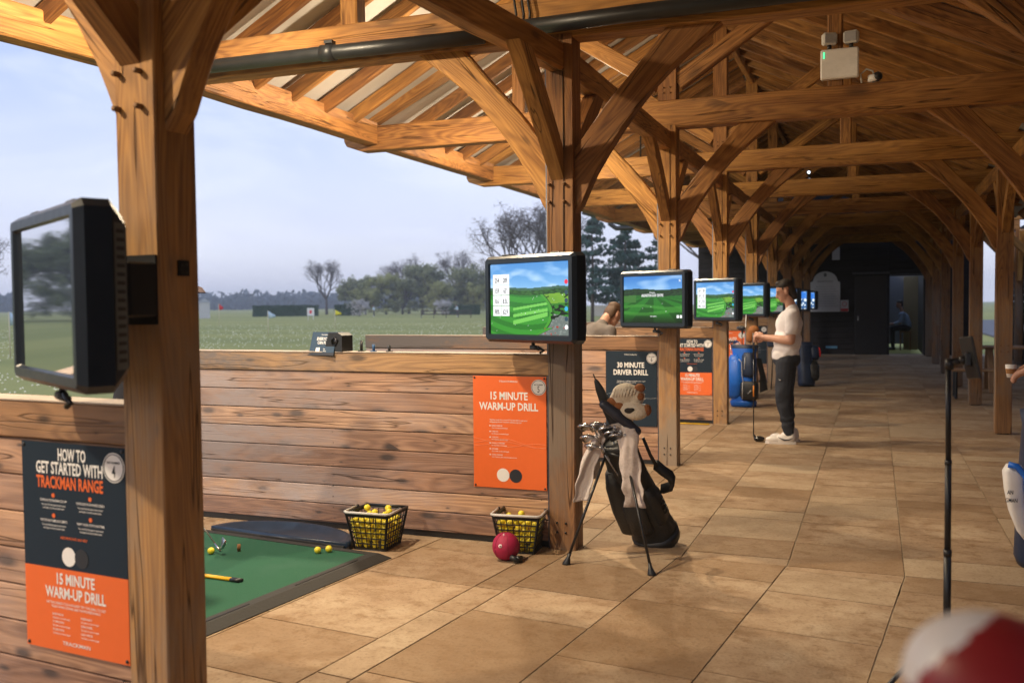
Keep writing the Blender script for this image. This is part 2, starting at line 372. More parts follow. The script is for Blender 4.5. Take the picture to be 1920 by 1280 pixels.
for a, b_ in zip(colsA, colsA[1:]):
    # the last slab of each column is cut so that it ends on the kink line y = YK
    def yA(xa): return (YK + xa*math.sin(KAP))/math.cos(KAP)
    r = rs.uniform(.02, 1); q = .005; yb = min(yA(a), yA(b_))-.3*rs.choice((0.25, .5, 1))
    tp = [(a+q, yb+q, 0), (b_-q, yb+q, 0), (b_-q, yA(b_)-q, 0), (a+q, yA(a)-q, 0)]
    g.add(tp+[(x, y, -.012) for x, y, _ in tp], [(0, 1, 2, 3), (4, 5, 1, 0), (5, 6, 2, 1), (6, 7, 3, 2), (7, 4, 0, 3)], AM, r=r)
    column(a, b_, -8.4, yb, AM, (.45, .6, .9) if b_-a < .3 or a < .6 else (.45, .6, .62, .9))
tag(g.build('stone_paving', SLAB), kind='structure')
# yard outside on the right of the shelter
g = G(); g.box((40, 20, -.105), (66.6, 120, .08)); tag(g.build('car_park', flat('asphalt', (.12, .12, .13), .9)), kind='structure')

# ------------------------------------------------------------------ the oak shelter
shelter = thing('timber_shelter', 'long open oak framed shelter with curved braces over the golf bays', 'shelter')
PEG = flat('oak_peg', (.20, .10, .04), .7)
def curve_pts(ctrl, n=14):
    out = []
    for i in range(n+1):        # Catmull-Rom through the control points
        t = i/n*(len(ctrl)-1); k = min(int(t), len(ctrl)-2); u = t-k
        P = [V((*ctrl[max(0, min(len(ctrl)-1, k+d))], 0)) for d in (-1, 0, 1, 2)]
        q = .5*((2*P[1])+(P[2]-P[0])*u+(2*P[0]-5*P[1]+4*P[2]-P[3])*u*u+(3*P[1]-P[0]-3*P[2]+P[3])*u**3)
        out.append((q.x, q.y))
    return out
LOW = curve_pts([(-.02, 2.08), (.041, 2.16), (.127, 2.345), (.299, 2.605), (.485, 2.835), (.655, 2.99), (.84, 3.135), (.93, 3.2)])
UPP = curve_pts([(-.02, 2.47), (.045, 2.56), (.214, 2.775), (.414, 2.994), (.56, 3.165), (.60, 3.2)])
def arch_brace(name, Mf, x0, sgn, y0, y1, parent):
    poly = [(x, z) for x, z in LOW]+[(x, z) for x, z in reversed(UPP)]
    ch = frame_x((0, 0, 2.3), (.75, 0, 3.1)); inv = ch.inverted()
    pl = [(inv @ V((x, 0, z))) for x, z in poly]
    g = G(); n = len(pl); c = .008
    M2 = Mf @ T(x0, 0, 0) @ Mx.Diagonal((sgn, 1, 1, 1)) @ ch
    # chamfered band
    cen = lambda k: None
    nl = len(LOW)
    rings = []
    for i in range(nl):
        a = pl[i]; b = pl[n-1-i]; d = (b-a).normalized()
        rings.append([tuple(V((p.x, y, p.z))) for p, y in ((a, y0+c), (a+d*c, y0), (b-d*c, y0), (b, y0+c), (b, y1-c), (b-d*c, y1), (a+d*c, y1), (a, y1-c))])
    g.loft(rings, smooth=False)
    return g.build(name, OAK, parent, M2)
posts = {}
for k in range(0, KEND+1):
    F = Fm(k)
    pl = beam('post', (-W/2, W/2, 0), (-W/2, W/2, 3.2), W, W, shelter, OAK, F, upv=V((0, 1, 0)), jit=.0015, ch=.005)
    posts[k] = pl
    if 1 <= k <= 7:
        for (x, z) in ((-.1516, 2.285), (-.0556, 2.285), (-.1516, 2.175), (-.0556, 2.175)):
            G().tube([(x, 0.004, z), (x, -.026, z)], .0095, 8).build('peg', PEG, pl, F)
    if 1 <= k <= 5:
        for (x, z) in ((-.120, .17), (-.062, .17), (-.120, .11), (-.062, .11)):
            G().tube([(x, 0.002, z), (x, -.006, z)], .007, 8).build('bolt', DKSTEEL, pl, F)
    rp_ = beam('post', (RXP+W/2, W/2, .012), (RXP+W/2, W/2, 3.2), W, W, shelter, OAK, F, upv=V((0, 1, 0)), jit=.0015, ch=.005)
    G().box((RXP+W/2, W/2, .006), (W*.7, W*.7, .0115)).build('post_shoe', DKSTEEL, rp_, F)
    if 3 <= k <= 6:
        for z in (1.02, .95, 2.3, 2.2, 1.9, 1.8):
            for x in (RXP+.05, RXP+.125): G().tube([(x, 0.004, z), (x, -.014, z)], .008, 6).build('peg', PEG, rp_, F)
    # tie beam with a cut lower outer corner
    g = G(); prof = [(-3.56, 3.29), (-3.53, 3.235), (-3.36, 3.176), (4.9, 3.176), (4.9, 3.432), (-3.56, 3.432)]
    prof = [(x+3.56, z) for x, z in prof]
    g.prism(prof, .004, .168)
    tie = g.build('tie_beam', OAK, shelter, F @ T(-3.56, 0, 0))
    bv = tie.modifiers.new('b', 'BEVEL'); bv.width = .008; bv.segments = 1
    # arched braces from the posts up to the tie
    arch_brace('arch_brace', F, 0, 1, .04, .14, shelter)
    arch_brace('arch_brace', F, -W, -1, .04, .14, shelter)
    arch_brace('arch_brace', F, RXP, -1, .04, .14, shelter)
    # king post over the inner post, raking struts, side struts, principal rafters
    RB = lambda x: 5.02-.49*abs(x+.09)
    beam('king_post', (-W/2, W/2, 3.433), (-W/2, W/2, RB(-.09)+.02), W, W-.01, shelter, OAK, F, upv=V((0, 1, 0)), ch=.004)
    for s in (1, -1):
        xs = (lambda d: -.09+s*(.09+d))
        beam('raking_strut', (xs(0), W/2, 3.60), (xs(1.22), W/2, 4.40), .10, .15, shelter, OAK, F)
        beam('side_strut', (xs(1.40), W/2, 3.433), (xs(1.40), W/2, 4.29), .13, .13, shelter, OAK, F, upv=V((0, 1, 0)))
        beam('principal_rafter', (xs(3.24), W/2, 3.46), (xs(0.02), W/2, 5.04), .15, .19, shelter, OAK, F)
        if 2 <= k <= 6 and s == 1:
            for (x, z) in ((-.12, 3.55), (-.06, 3.55), (-.12, 3.50), (-.06, 3.50)):
                G().tube([(x, .01, z), (x, -.012, z)], .008, 6).build('peg', PEG, tie, F)
rafters_far = G()
def bayline(k, p):     # point p given in frame coordinates of frame k
    return Fm(k) @ V(p)
for k in range(-2, KEND):
    F0, F1 = Fm(k), Fm(k+1)
    def roof():
        for s in (-1, 1):
            e0 = (-3.31, 3.475) if s < 0 else (4.25, 3.115); e1 = (-.09, 5.185)
            gx = G(); nn = 18; rows = []
            for lvl in (0, .035):
                for e in (e0, e1):
                    rows.append([tuple((F0 @ V((e[0], W/2, e[1]+lvl))).lerp(F1 @ V((e[0], W/2, e[1]+lvl)), i/nn) + V((0, 0, .008*(i % 2)))) for i in range(nn+1)])
            gx.loft([rows[0], rows[1], rows[3], rows[2], rows[0]], cap=False, closed=False, smooth=False)
            gx.build('roof_sheet', ROOF, shelter)
    roof()
    if k < 0: continue  # bays behind the camera: unseen roof sheets only, added to block sky light
    def ln(name, x, z, w, h, y0, y1, m=OAK): return beam(name, F0 @ V((x, W+y0, z)), F1 @ V((x, y1, z)), w, h, shelter, m, seg=6)
    ln('girt', -.106, 3.063, .106, .172, .001, -.001)
    ln('girt', RXP+.09, 3.063, .106, .172, .001, -.001)
    ln('eave_plate', -3.235, 3.348, .17, .230, .0, .0)
    ln('eave_plate', 3.30+.35, 3.5, .17, .13, .0, .0)
    ln('ridge_beam', -.09, 5.06, .08, .2, -.1, .1)
    for sgn, kk in ((-1, k+1), (1, k)):        # short braces from post to girt
        Fk = Fm(kk); y = 0.0 if sgn < 0 else W
        for x in (-.100, RXP+.09):
            pts = [(y-sgn*.03, 2.235), (y+sgn*.075, 2.42), (y+sgn*.30, 2.73), (y+sgn*.62, 2.978)]
            lo = curve_pts([(y-sgn*.02, 2.29), (y+sgn*.10, 2.40), (y+sgn*.40, 2.66), (y+sgn*.76, 2.977)], 10)
            hi = curve_pts([(y-sgn*.02, 2.44), (y+sgn*.05, 2.54), (y+sgn*.32, 2.79), (y+sgn*.56, 2.977)], 10)
            ch = frame_x((0, y, 2.3), (0, y+sgn*.6, 2.95), V((1, 0, 0))); inv = ch.inverted()
            g = G(); hw = .042
            g.loft([[tuple(inv @ V((dx, p[0], p[1]))) for dx, p in ((-hw, a), (hw, a), (hw, b), (-hw, b))] for a, b in zip(lo, hi)], smooth=False)
            g.build('knee_brace', OAK, shelter, Fk @ T(x, 0, 0) @ ch)
    # common rafters
    nr = 6
    for j in range(1, nr):
        t = j/nr
        for s in (-1, 1):
            e0 = (-3.22, 0, 3.415) if s < 0 else (3.95, 0, 3.18)
            e1 = (-.13, 0, 5.09) if s < 0 else (-.05, 0, 5.09)
            P = [F0 @ V((e[0], W/2, e[2])) for e in (e0, e1)]; Q = [F1 @ V((e[0], W/2, e[2])) for e in (e0, e1)]
            a, b_ = P[0].lerp(Q[0], t), P[1].lerp(Q[1], t)
            if 1 <= k <= 5: beam('rafter', a, b_, .065, .13, shelter, OAKR, seg=4)
            else:
                Mr = frame_x(a, b_); Ln = (b_-a).length
                rafters_far.box((Ln/2, 0, 0), (Ln, .065, .13), Mr)
rf = rafters_far.build('rafter', OAKR, shelter); rf['kind'] = 'stuff'
# eave boards seen against the sky, valley gutter pipe on the second tie beam
F = Fm(2)
g = G(); g.tube([(-3.3, -.085, 3.235), (-1.67, -.085, 3.228), (-.55, -.085, 3.215)], .047, 18)
g.tube([(-1.72, -.085, 3.228), (-1.62, -.085, 3.228)], .055, 18); g.box((-1.66, -.085, 3.295), (.06, .05, .02))
g.build('drain_pipe', PIPE, shelter, F)
g = G(); g.tube([(-.42, -.085, 3.235), (.44, -.085, 3.245), (3.4, -.085, 3.25)], .05, 18); g.tube([(-.44, -.085, 3.235), (-.36, -.085, 3.235)], .06, 18)
g.build('drain_pipe', PIPE, shelter, F)
g = G()
for x in (-.36, -.31, -.27): g.tube([(x, -.03, 3.25), (x+.01, -.035, 3.34), (x-.01, -.03, 3.46), (x+.02, -.02, 3.6)], .008, 6)
g.build('cable', BLACK, shelter, F)
for k in range(1, 7):          # conduit on the outer edge of each post
    g = G(); g.tube([(-W-.008, .03, .0), (-W-.008, .03, 3.17)], .008, 6); g.build('conduit', flat('conduit', (.10, .12, .17), .4), posts[k], Fm(k))
    if k >= 2:
        g = G(); g.tube([(-.06, -.004, 1.3), (-.062, -.004, 1.9), (-.058, -.004, 2.6), (-.06, -.004, 2.97)], .003, 5); g.build('drying_crack', flat('crack', (.02, .012, .007), .9), posts[k], Fm(k))

# ------------------------------------------------------------------ lamps under the rafters (one per bay)
glow = flat('lamp_diffuser', (.9, .85, .75), .4, emit=LAMP_C, es=8, noise_amt=0)
for k in range(0, 6):
    c = (Fm(k) @ V((-1.5, W/2, 3.62))).lerp(Fm(k+1) @ V((-1.5, W/2, 3.62)), .5)
    lt = thing('ceiling_lamp', 'warm round lamp hung under the rafters of bay number %d' % (k+4), 'lamp', Mx.Translation(c), 'lamps under the bay rafters')
    M = Mx.Translation(c)
    G().tube([(0, 0, .0), (0, 0, .035)], .07, 20).build('housing', BLACK, lt, M)
    G().tube([(0, 0, .035), (0, 0, .62)], .012, 8).build('stem', BLACK, lt, M)
    G().sphere((0, 0, -.004), (.06, .06, .018)).build('diffuser', glow, lt, M)
    li = bpy.data.lights.new('bay_light', 'SPOT'); li.spot_size = R(179.9); li.spot_blend = .42
    li.energy = LAMP_W*(1.0, 1.0, 1.0, .85, .42, .12)[k]; li.color = LAMP_C; li.shadow_soft_size = .07
    lo = bpy.data.objects.new('bay_light', li); place(lo, lt, M @ T(0, 0, -.05) @ RY(R(17)))
    l2 = bpy.data.lights.new('bay_glow', 'POINT'); l2.energy = li.energy*.34; l2.color = LAMP_C; l2.shadow_soft_size = .05
    place(bpy.data.objects.new('bay_glow', l2), lt, M @ T(0, 0, -.06))

# ------------------------------------------------------------------ bay partitions
RAILTOP = wood('rail_top', (.55, .47, .40), (.34, .27, .21), cracks=.4, knots=.3)
BAYNAMES = {0: 'three', 1: 'four', 2: 'five', 3: 'six', 4: 'seven', 5: 'eight', 6: 'nine', 7: 'ten', 8: 'eleven'}
partlab = {1: 'low larch board partition carrying the sign numbered 4, nearest the camera', 2: 'low larch board partition behind the two ball baskets, carrying the orange sign numbered 5',
           3: 'low larch board partition carrying the dark driver drill sign numbered 6', 4: 'low larch board partition carrying the sign numbered 7',
           5: 'low larch board partition behind the blue golf bag', 6: 'low larch board partition beyond the blue golf bag, farther of the two there',
           7: 'low larch board partition deep in the shade past the standing man', 8: 'low larch board partition last before the dark end wall'}
for k in range(1, 9):
    F = Fm(k); M = F @ T(-3.345, .03, 0)
    pt = thing('bay_partition', partlab[k], 'partition', M, 'board partitions between the bays')
    g = G(); L_ = 3.345-W-.002; rb = random.Random(k*5+1); z = .04
    hs = [.13125]*8
    for i, h in enumerate(hs):
        g.cbox((L_/2, .022+rb.uniform(-.001, .001), z+h/2), (L_, .044, h-.005), .004, r=rb.uniform(.02, 1)); z += h
    g.build('boards', BOARD, pt, M)
    G().box((L_/2, .026, .02), (L_-.01, .034, .036)).build('base_strip', BLACK, pt, M)
    G().box((L_/2, .055, .6), (L_-.02, .02, 1.1)).build('core', DARKW, pt, M)
    g = G(); g.cbox((L_/2, .045, 1.158), (L_+.004, .112, .130), .006); g.build('top_rail', RAIL, pt, M)
    g = G(); g.cbox((L_/2, .045, 1.227), (L_+.01, .118, .007), .002); g.build('capping', RAILTOP, pt, M)
    g = G()
    for i in range(14):
        for x in (.06, L_*.5, L_-.06): g.tube([(x+rb.uniform(-.01, .01), -.0012, .075+i*.075), (x, .004, .075+i*.075)], .003, 5)
    g.build('nail_heads', DKSTEEL, pt, M)

# ------------------------------------------------------------------ signs
ORWAVE = flat('print_orange_pale', (.80, .26, .11), .45, noise_amt=0)
GREYP = flat('print_grey', (.42, .42, .44), .5, noise_amt=0)
def sign(k, kind, num, label):
    F = Fm(k); M = F @ T(-.695, .0235, .362) @ Mx.Rotation(R(90), 4, 'X')   # local x right, y up, z towards viewer
    t = thing('drill_sign', label, 'sign', M, 'printed drill signs on the partitions')
    Wd, Hd = .502, .722
    if kind == 'start':
        g = G(); g.box((Wd/2, .144, 0), (Wd, .288, .004), mi=0); g.box((Wd/2, .505, 0), (Wd, .434, .004), mi=1); g.build('panel', [PRORG, PRNAVY], t, M)
    else: G().cbox((Wd/2, Hd/2, 0), (Wd, Hd, .004), .001).build('panel', PRORG if kind == 'warm' else PRNAVY, t, M)
    zl = .0032; Z = Mx.Translation((0, 0, zl))
    def words(name, m_, items):
        g = G()
        for s, x, y, size, al, wm in items: txtmesh(g, s, x, y, size, M=Z, align=al, wmax=wm, bold=.05 if size > .03 else .015)
        g.build(name, m_, t, M)
    C_ = 'CENTER'; LF = 'LEFT'
    def dots(name, m_, pts, r, sq=False):
        g = G()
        for x, y in pts:
            if sq: g.box((x, y, zl), (2*r, 2*r, .0006))
            else: g.tube([(x, y, zl-.001), (x, y, zl+.0004)], r, 24, smooth=False)
        g.build(name, m_, t, M)
    if kind == 'warm':
        words('maker_name', PRWHT, [('TRACKMAN', Wd*.49, .683, .017, C_, .125)])
        words('heading', PRWHT, [('15 MINUTE', Wd*.49, .573, .068, C_, .255), ('WARM-UP DRILL', Wd*.49, .505, .068, C_, .405)])
        its = [('Getting ready for a round? Try this drill to get your', .115, .437, .0125, LF, .26), ('swing going like the Trackman walking range bay.', .115, .423, .0125, LF, .22)]
        for i, (a, b_) in enumerate((('SAND WEDGE', '10x 10 yards/second target'), ('9-IRON', '5x 75 balls to second target'), ('7-IRON', '5x 7 balls to second target'), ('FAIRWAY WOOD', '5x 15 yards/second target'), ('DRIVER', '10x 7 balls to second target'), ('SAND WEDGE', '10x 7 balls for the second target to slow'))):
            y = .398-i*.0375; its += [(a, .128, y, .0125, LF, .012*len(a)*.62), (b_, .128, y-.014, .011, LF, .0042*len(b_))]
        words('drill_text', PRWHT, its)
        dots('bullets', PRWHT, [(.117, .402-i*.0375) for i in range(6)], .0042)
        g = G()
        for a in (0, 1, 2):
            pts = [(x, .29+.035*math.sin(x*9+a*2.1)*math.sin(x*5+a)+.004*a, zl) for x in [Wd*i/40 for i in range(41)]]
            g.tube(pts, .0011, 4)
        g.build('wave_lines', ORWAVE, t, M)
        dots('round_mark', PRWHT, [(.205, .085)], .043); dots('dark_round_mark', PRDK, [(.292, .083)], .043)
        words('mark_text', PRORG, [('FREE', .208, .077, .019, C_, .038)])
    elif kind == 'driver':
        words('maker_name', PRWHT, [('TRACKMAN', Wd*.49, .683, .017, C_, .12)])
        words('heading', PRWHT, [('30 MINUTE', Wd*.49, .565, .070, C_, .265), ('DRIVER DRILL', Wd*.49, .495, .070, C_, .34)])
        its = [('This game is a challenge to sharpen your driver', .11, .43, .0125, LF, .28), ('and improve accuracy from the tee.', .11, .416, .0125, LF, .19)]
        for i in range(4): its += [('STEP', .128, .375-i*.05, .012, LF, .03), ('Hit five balls towards the second target line', .128, .361-i*.05, .011, LF, .26)]
        words('drill_text', PRWHT, its)
        dots('round_mark', ORWAVE, [(.30, .10)], .04)
        g = G(); pts = [(x, .30+.03*math.sin(x*11), zl) for x in [Wd*i/30 for i in range(31)]]; g.tube(pts, .001, 4); g.build('wave_lines', GREYP, t, M)
    else:
        words('heading', PRWHT, [('HOW TO', Wd*.5, .663, .058, C_, .135), ('GET STARTED WITH', Wd*.47, .616, .058, C_, .325)])
        words('heading_orange', PRORG, [('TRACKMAN RANGE', Wd*.47, .566, .058, C_, .325)])
        dots('bullets', PRORG, [(.155, .540), (.335, .540), (.155, .470), (.335, .470)], .0075)
        its = []
        for (x, y), a in zip(((.155, .518), (.335, .518), (.155, .448), (.335, .448)), ('DOWNLOAD THE TRACKMAN GOLF APP', 'CHECK SIGN IN ON RANGE SCREEN', 'PRACTICE, PLAY GAMES AND COMPETE', 'VIEW YOUR STATS ANYTIME')):
            its += [(a, x, y, .012, C_, .132), ('You can find the app in your store', x, y-.014, .009, C_, .12), ('and sign in at the screen here', x, y-.025, .009, C_, .105)]
        words('guide_text', PRWHT, its)
        words('drill_heading', PRWHT, [('15 MINUTE', Wd*.5, .235, .053, C_, .185), ('WARM-UP DRILL', Wd*.5, .186, .053, C_, .295)])
        words('drill_text', PRWHT, [('GETTING READY FOR A ROUND? TRY THIS DRILL TO GET', Wd*.5, .163, .012, C_, .29), ('YOUR SWING GOING LIKE THE PROFESSIONALS', Wd*.5, .150, .012, C_, .24)]
              + [(a, x, y, .011, LF, .055) for a, x, y in (('SAND WEDGE', .135, .124), ('7-IRON', .135, .097), ('9-IRON', .135, .070), ('FAIRWAY', .275, .124), ('DRIVER', .275, .097), ('SAND WEDGE', .275, .070))]
              + [('10x balls to second target', x, y, .009, LF, .085) for x in (.135, .275) for y in (.112, .085, .058)])
        words('maker_name', PRWHT, [('TRACKMAN', Wd*.5, .024, .019, C_, .135)])
        words('orange_text', PRORG, [('NEED MORE INFO AND HELP', Wd*.5, .393, .012, C_, .13)])
        dots('round_mark', PRWHT, [(.225, .333)], .033); dots('dark_round_mark', PRDK, [(.287, .333)], .033)
        words('mark_text', PRORG, [('FREE', .225, .326, .016, C_, .03)])
    # bay number roundel
    cx, cy = .452, .655
    g = G(); g.tube([(cx, cy, zl), (cx, cy, zl+.0012)], .050, 32, smooth=False); g.build('number_disc', PRWHT, t, M)
    g = G(); pts = [(cx+.0445*math.cos(a), cy+.0445*math.sin(a), zl+.0016) for a in [2*math.pi*i/40 for i in range(41)]]; g.tube(pts, .0016, 5)
    txtmesh(g, 'BAY NUMBER', cx, cy+.013, .011, M=T(0, 0, zl+.0018), wmax=.06, bold=.04); txtmesh(g, num, cx, cy-.032, .058, sx=.62, M=T(0, 0, zl+.0018), bold=.01)
    g.build('bay_number', PRDK, t, M)
    for x, y in ((.012, .012), (Wd-.012, .012), (.012, Hd-.012), (Wd-.012, Hd-.012)):
        G().sphere((x, y, .003), (.007, .007, .004)).build('screw_cap', BLACK, t, M)
sign(1, 'start', '4', 'two part navy and orange sign numbered 4, nearest the camera beside the foreground post')
sign(2, 'warm', '5', 'plain orange sign numbered 5 reading 15 minute warm-up drill')
sign(3, 'driver', '6', 'all navy sign numbered 6 reading 30 minute driver drill')
sign(4, 'start', '7', 'two part navy and orange sign numbered 7 left of the blue golf bag')
sign(5, 'warm', '8', 'orange sign numbered 8 half hidden behind the blue golf bag')
sign(6, 'driver', '9', 'navy sign with a white number disc behind the hands of the standing man')

# ------------------------------------------------------------------ range screens
def h2(x, y): return NZ.noise(V((x, y, 3.7)))
def paint_game(u, v):
    hz = .66+.012*math.sin(u*9)+.008*h2(u*14, 0)
    if v > hz:
        t = (v-hz)/(1-hz); c = V((.42, .66, .86)).lerp(V((.20, .50, .80)), t**.7)
        cd = max(0, h2(u*4+2, v*9)+.35*h2(u*11, v*20)); c = c.lerp(V((.86, .9, .95)), min(.55, cd*.9)*(1-.4*t)); return c
    if v > hz-.035: return V((.14, .30, .22)).lerp(V((.22, .40, .28)), .5+.5*h2(u*30, v*60))
    if v > hz-.10: return V((.05, .20, .05)).lerp(V((.16, .38, .10)), .5+.8*h2(u*26, v*40))
    c = V((.10, .40, .05)).lerp(V((.16, .50, .08)), .5+.5*h2(u*8, v*9))
    if u > .5 and v > .40+.10*(u-.5): c = V((.42, .62, .06)).lerp(V((.30, .55, .07)), .5+.5*h2(u*9, v*12))
    # clumps of trees at the right
    if h2(u*17+5, v*26) > .30 and u > .28 and v > .30: c = V((.03, .12, .03))
    # path curve bounding the fairway
    edge = .80-.16*((v-.30)/.3)**2 if v > .1 else .80-(.1-v)*1.8
    if u < edge:
        s = math.sin((v*1.6+.35*u-.9*(u-.3)**2)*26); c = V((.09, .43, .08)) if s > 0 else V((.14, .53, .10))
        if (abs(v-.20-.20*u) < .022 or abs(v-.30-.18*u) < .018 or abs(v-.08-.28*u) < .03) and .3 < u < .74: c = V((.36, .72, .22))
        if u > edge-.035: c = V((.20, .56, .10))
    elif u < edge+.012: c = V((.06, .22, .05))
    elif v < .30-.25*(u-.78) and u > .55: c = V((.36, .40, .38)).lerp(V((.55, .58, .56)), max(0, h2(u*50, v*50)))
    if u > .78 and .22 < v < .42 and h2(u*12, v*30+9) > .18: c = V((.02, .09, .03))
    if h2(u*70, v*70) > .74: c = V((.9, .92, .9))
    if v < .18 and .70 < u < .95 and h2(u*40+3, v*40) > .5: c = V((.7, .12, .08))
    return c
def paint_welcome(u, v):
    hz = .63+.015*math.sin(u*7)
    if v > hz+.09: 
        c = V((.34, .60, .86)).lerp(V((.12, .42, .76)), (v-hz)/(1-hz)); return c.lerp(V((.8, .87, .93)), min(.45, max(0, h2(u*4, v*8)*.8)))
    if v > hz-.05: return V((.02, .12, .04)).lerp(V((.08, .24, .08)), .5+.8*h2(u*26, v*36))
    d = max(.02, hz-v); px = (u-.52)/d
    s = math.sin(px*5); c = V((.03, .30, .03)).lerp(V((.07, .42, .05)), .5+.5*(1 if s > 0 else -1)*min(1, d*6))
    if abs(v-.34-.03*math.sin(u*6)) < .03 or abs(v-.22+.04*math.sin(u*5)) < .035: c = c.lerp(V((.18, .52, .10)), .7)
    if u < .22 and v > .44: c = V((.16, .40, .10))
    c = c*min(1, .35+v*3)
    if h2(u*60+4, v*60) > .78 and v > .2: c = V((.9, .93, .9))
    return c
def paint_blue(u, v):
    if v > .6: return V((.10, .42, .85)).lerp(V((.8, .9, 1)), max(0, h2(u*5, v*7)))
    return V((.05, .25, .50)).lerp(V((.85, .92, .95)), 1 if h2(u*9, v*9) > .1 else .1)
def lin(c): return tuple((x/12.92 if x < .04045 else ((x+.055)/1.055)**2.4) for x in c)
SW, SH = .672, .425
m, nt, b = mat('screen_image')
ca = N(nt, 'Attribute', attribute_name='Col').outputs['Color']
b.inputs['Base Color'].default_value = (.004, .004, .005, 1); b.inputs['Roughness'].default_value = .12
nt.links.new(ca, b.inputs['Emission Color']); b.inputs['Emission Strength'].default_value = 1.15
SCRM = m
def screen_mesh(name, fn, nx=210, ny=126):
    me = bpy.data.meshes.new(name)
    vs = [(-SW/2+SW*i/nx, -SH/2+SH*j/ny, 0) for j in range(ny+1) for i in range(nx+1)]
    me.from_pydata(vs, [], [(j*(nx+1)+i, j*(nx+1)+i+1, (j+1)*(nx+1)+i+1, (j+1)*(nx+1)+i) for j in range(ny) for i in range(nx)])
    a = me.color_attributes.new('Col', 'FLOAT_COLOR', 'POINT'); cols = []
    for j in range(ny+1):
        for i in range(nx+1): q_ = fn(i/nx, j/ny); l_ = q_[0]*.3+q_[1]*.6+q_[2]*.1; cols += [*lin([max(0, min(1, q*.80+l_*.20+.02)) for q in q_]), 1]
    a.data.foreach_set('color', cols); me.materials.append(SCRM); return me
GLASS = flat('screen_glass', (.010, .016, .020), .035, noise_amt=0, spec=1.0)
GLASS.node_tree.nodes['Principled BSDF'].inputs['IOR'].default_value = 4.6
EMW = flat('screen_white', (.1, .1, .1), .4, emit=(.80, .84, .88), es=.95, noise_amt=0)
EMD = flat('screen_dark_text', (.02, .02, .03), .4, noise_amt=0)
EMR = flat('screen_red', (.1, .01, .02), .4, emit=(.75, .02, .06), es=.9, noise_amt=0)
EMB = flat('screen_navy', (.01, .02, .03), .4, emit=(.015, .05, .08), es=.9, noise_amt=0)
EMC = flat('screen_cyan', (.01, .1, .2), .4, emit=(.03, .35, .60), es=.9, noise_amt=0)
VENTC = flat('vent_panel', (.10, .115, .12), .5)
gm, wm_, bm_ = screen_mesh('game_image', paint_game), screen_mesh('welcome_image', paint_welcome, 150, 90), screen_mesh('blue_image', paint_blue, 60, 36)
def rrect(w_, h_, z, c=.012):
    x, y = w_/2, h_/2
    return [(-x+c, -y, z), (x-c, -y, z), (x, -y+c, z), (x, y-c, z), (x-c, y, z), (-x+c, y, z), (-x, y-c, z), (-x, -y+c, z)]
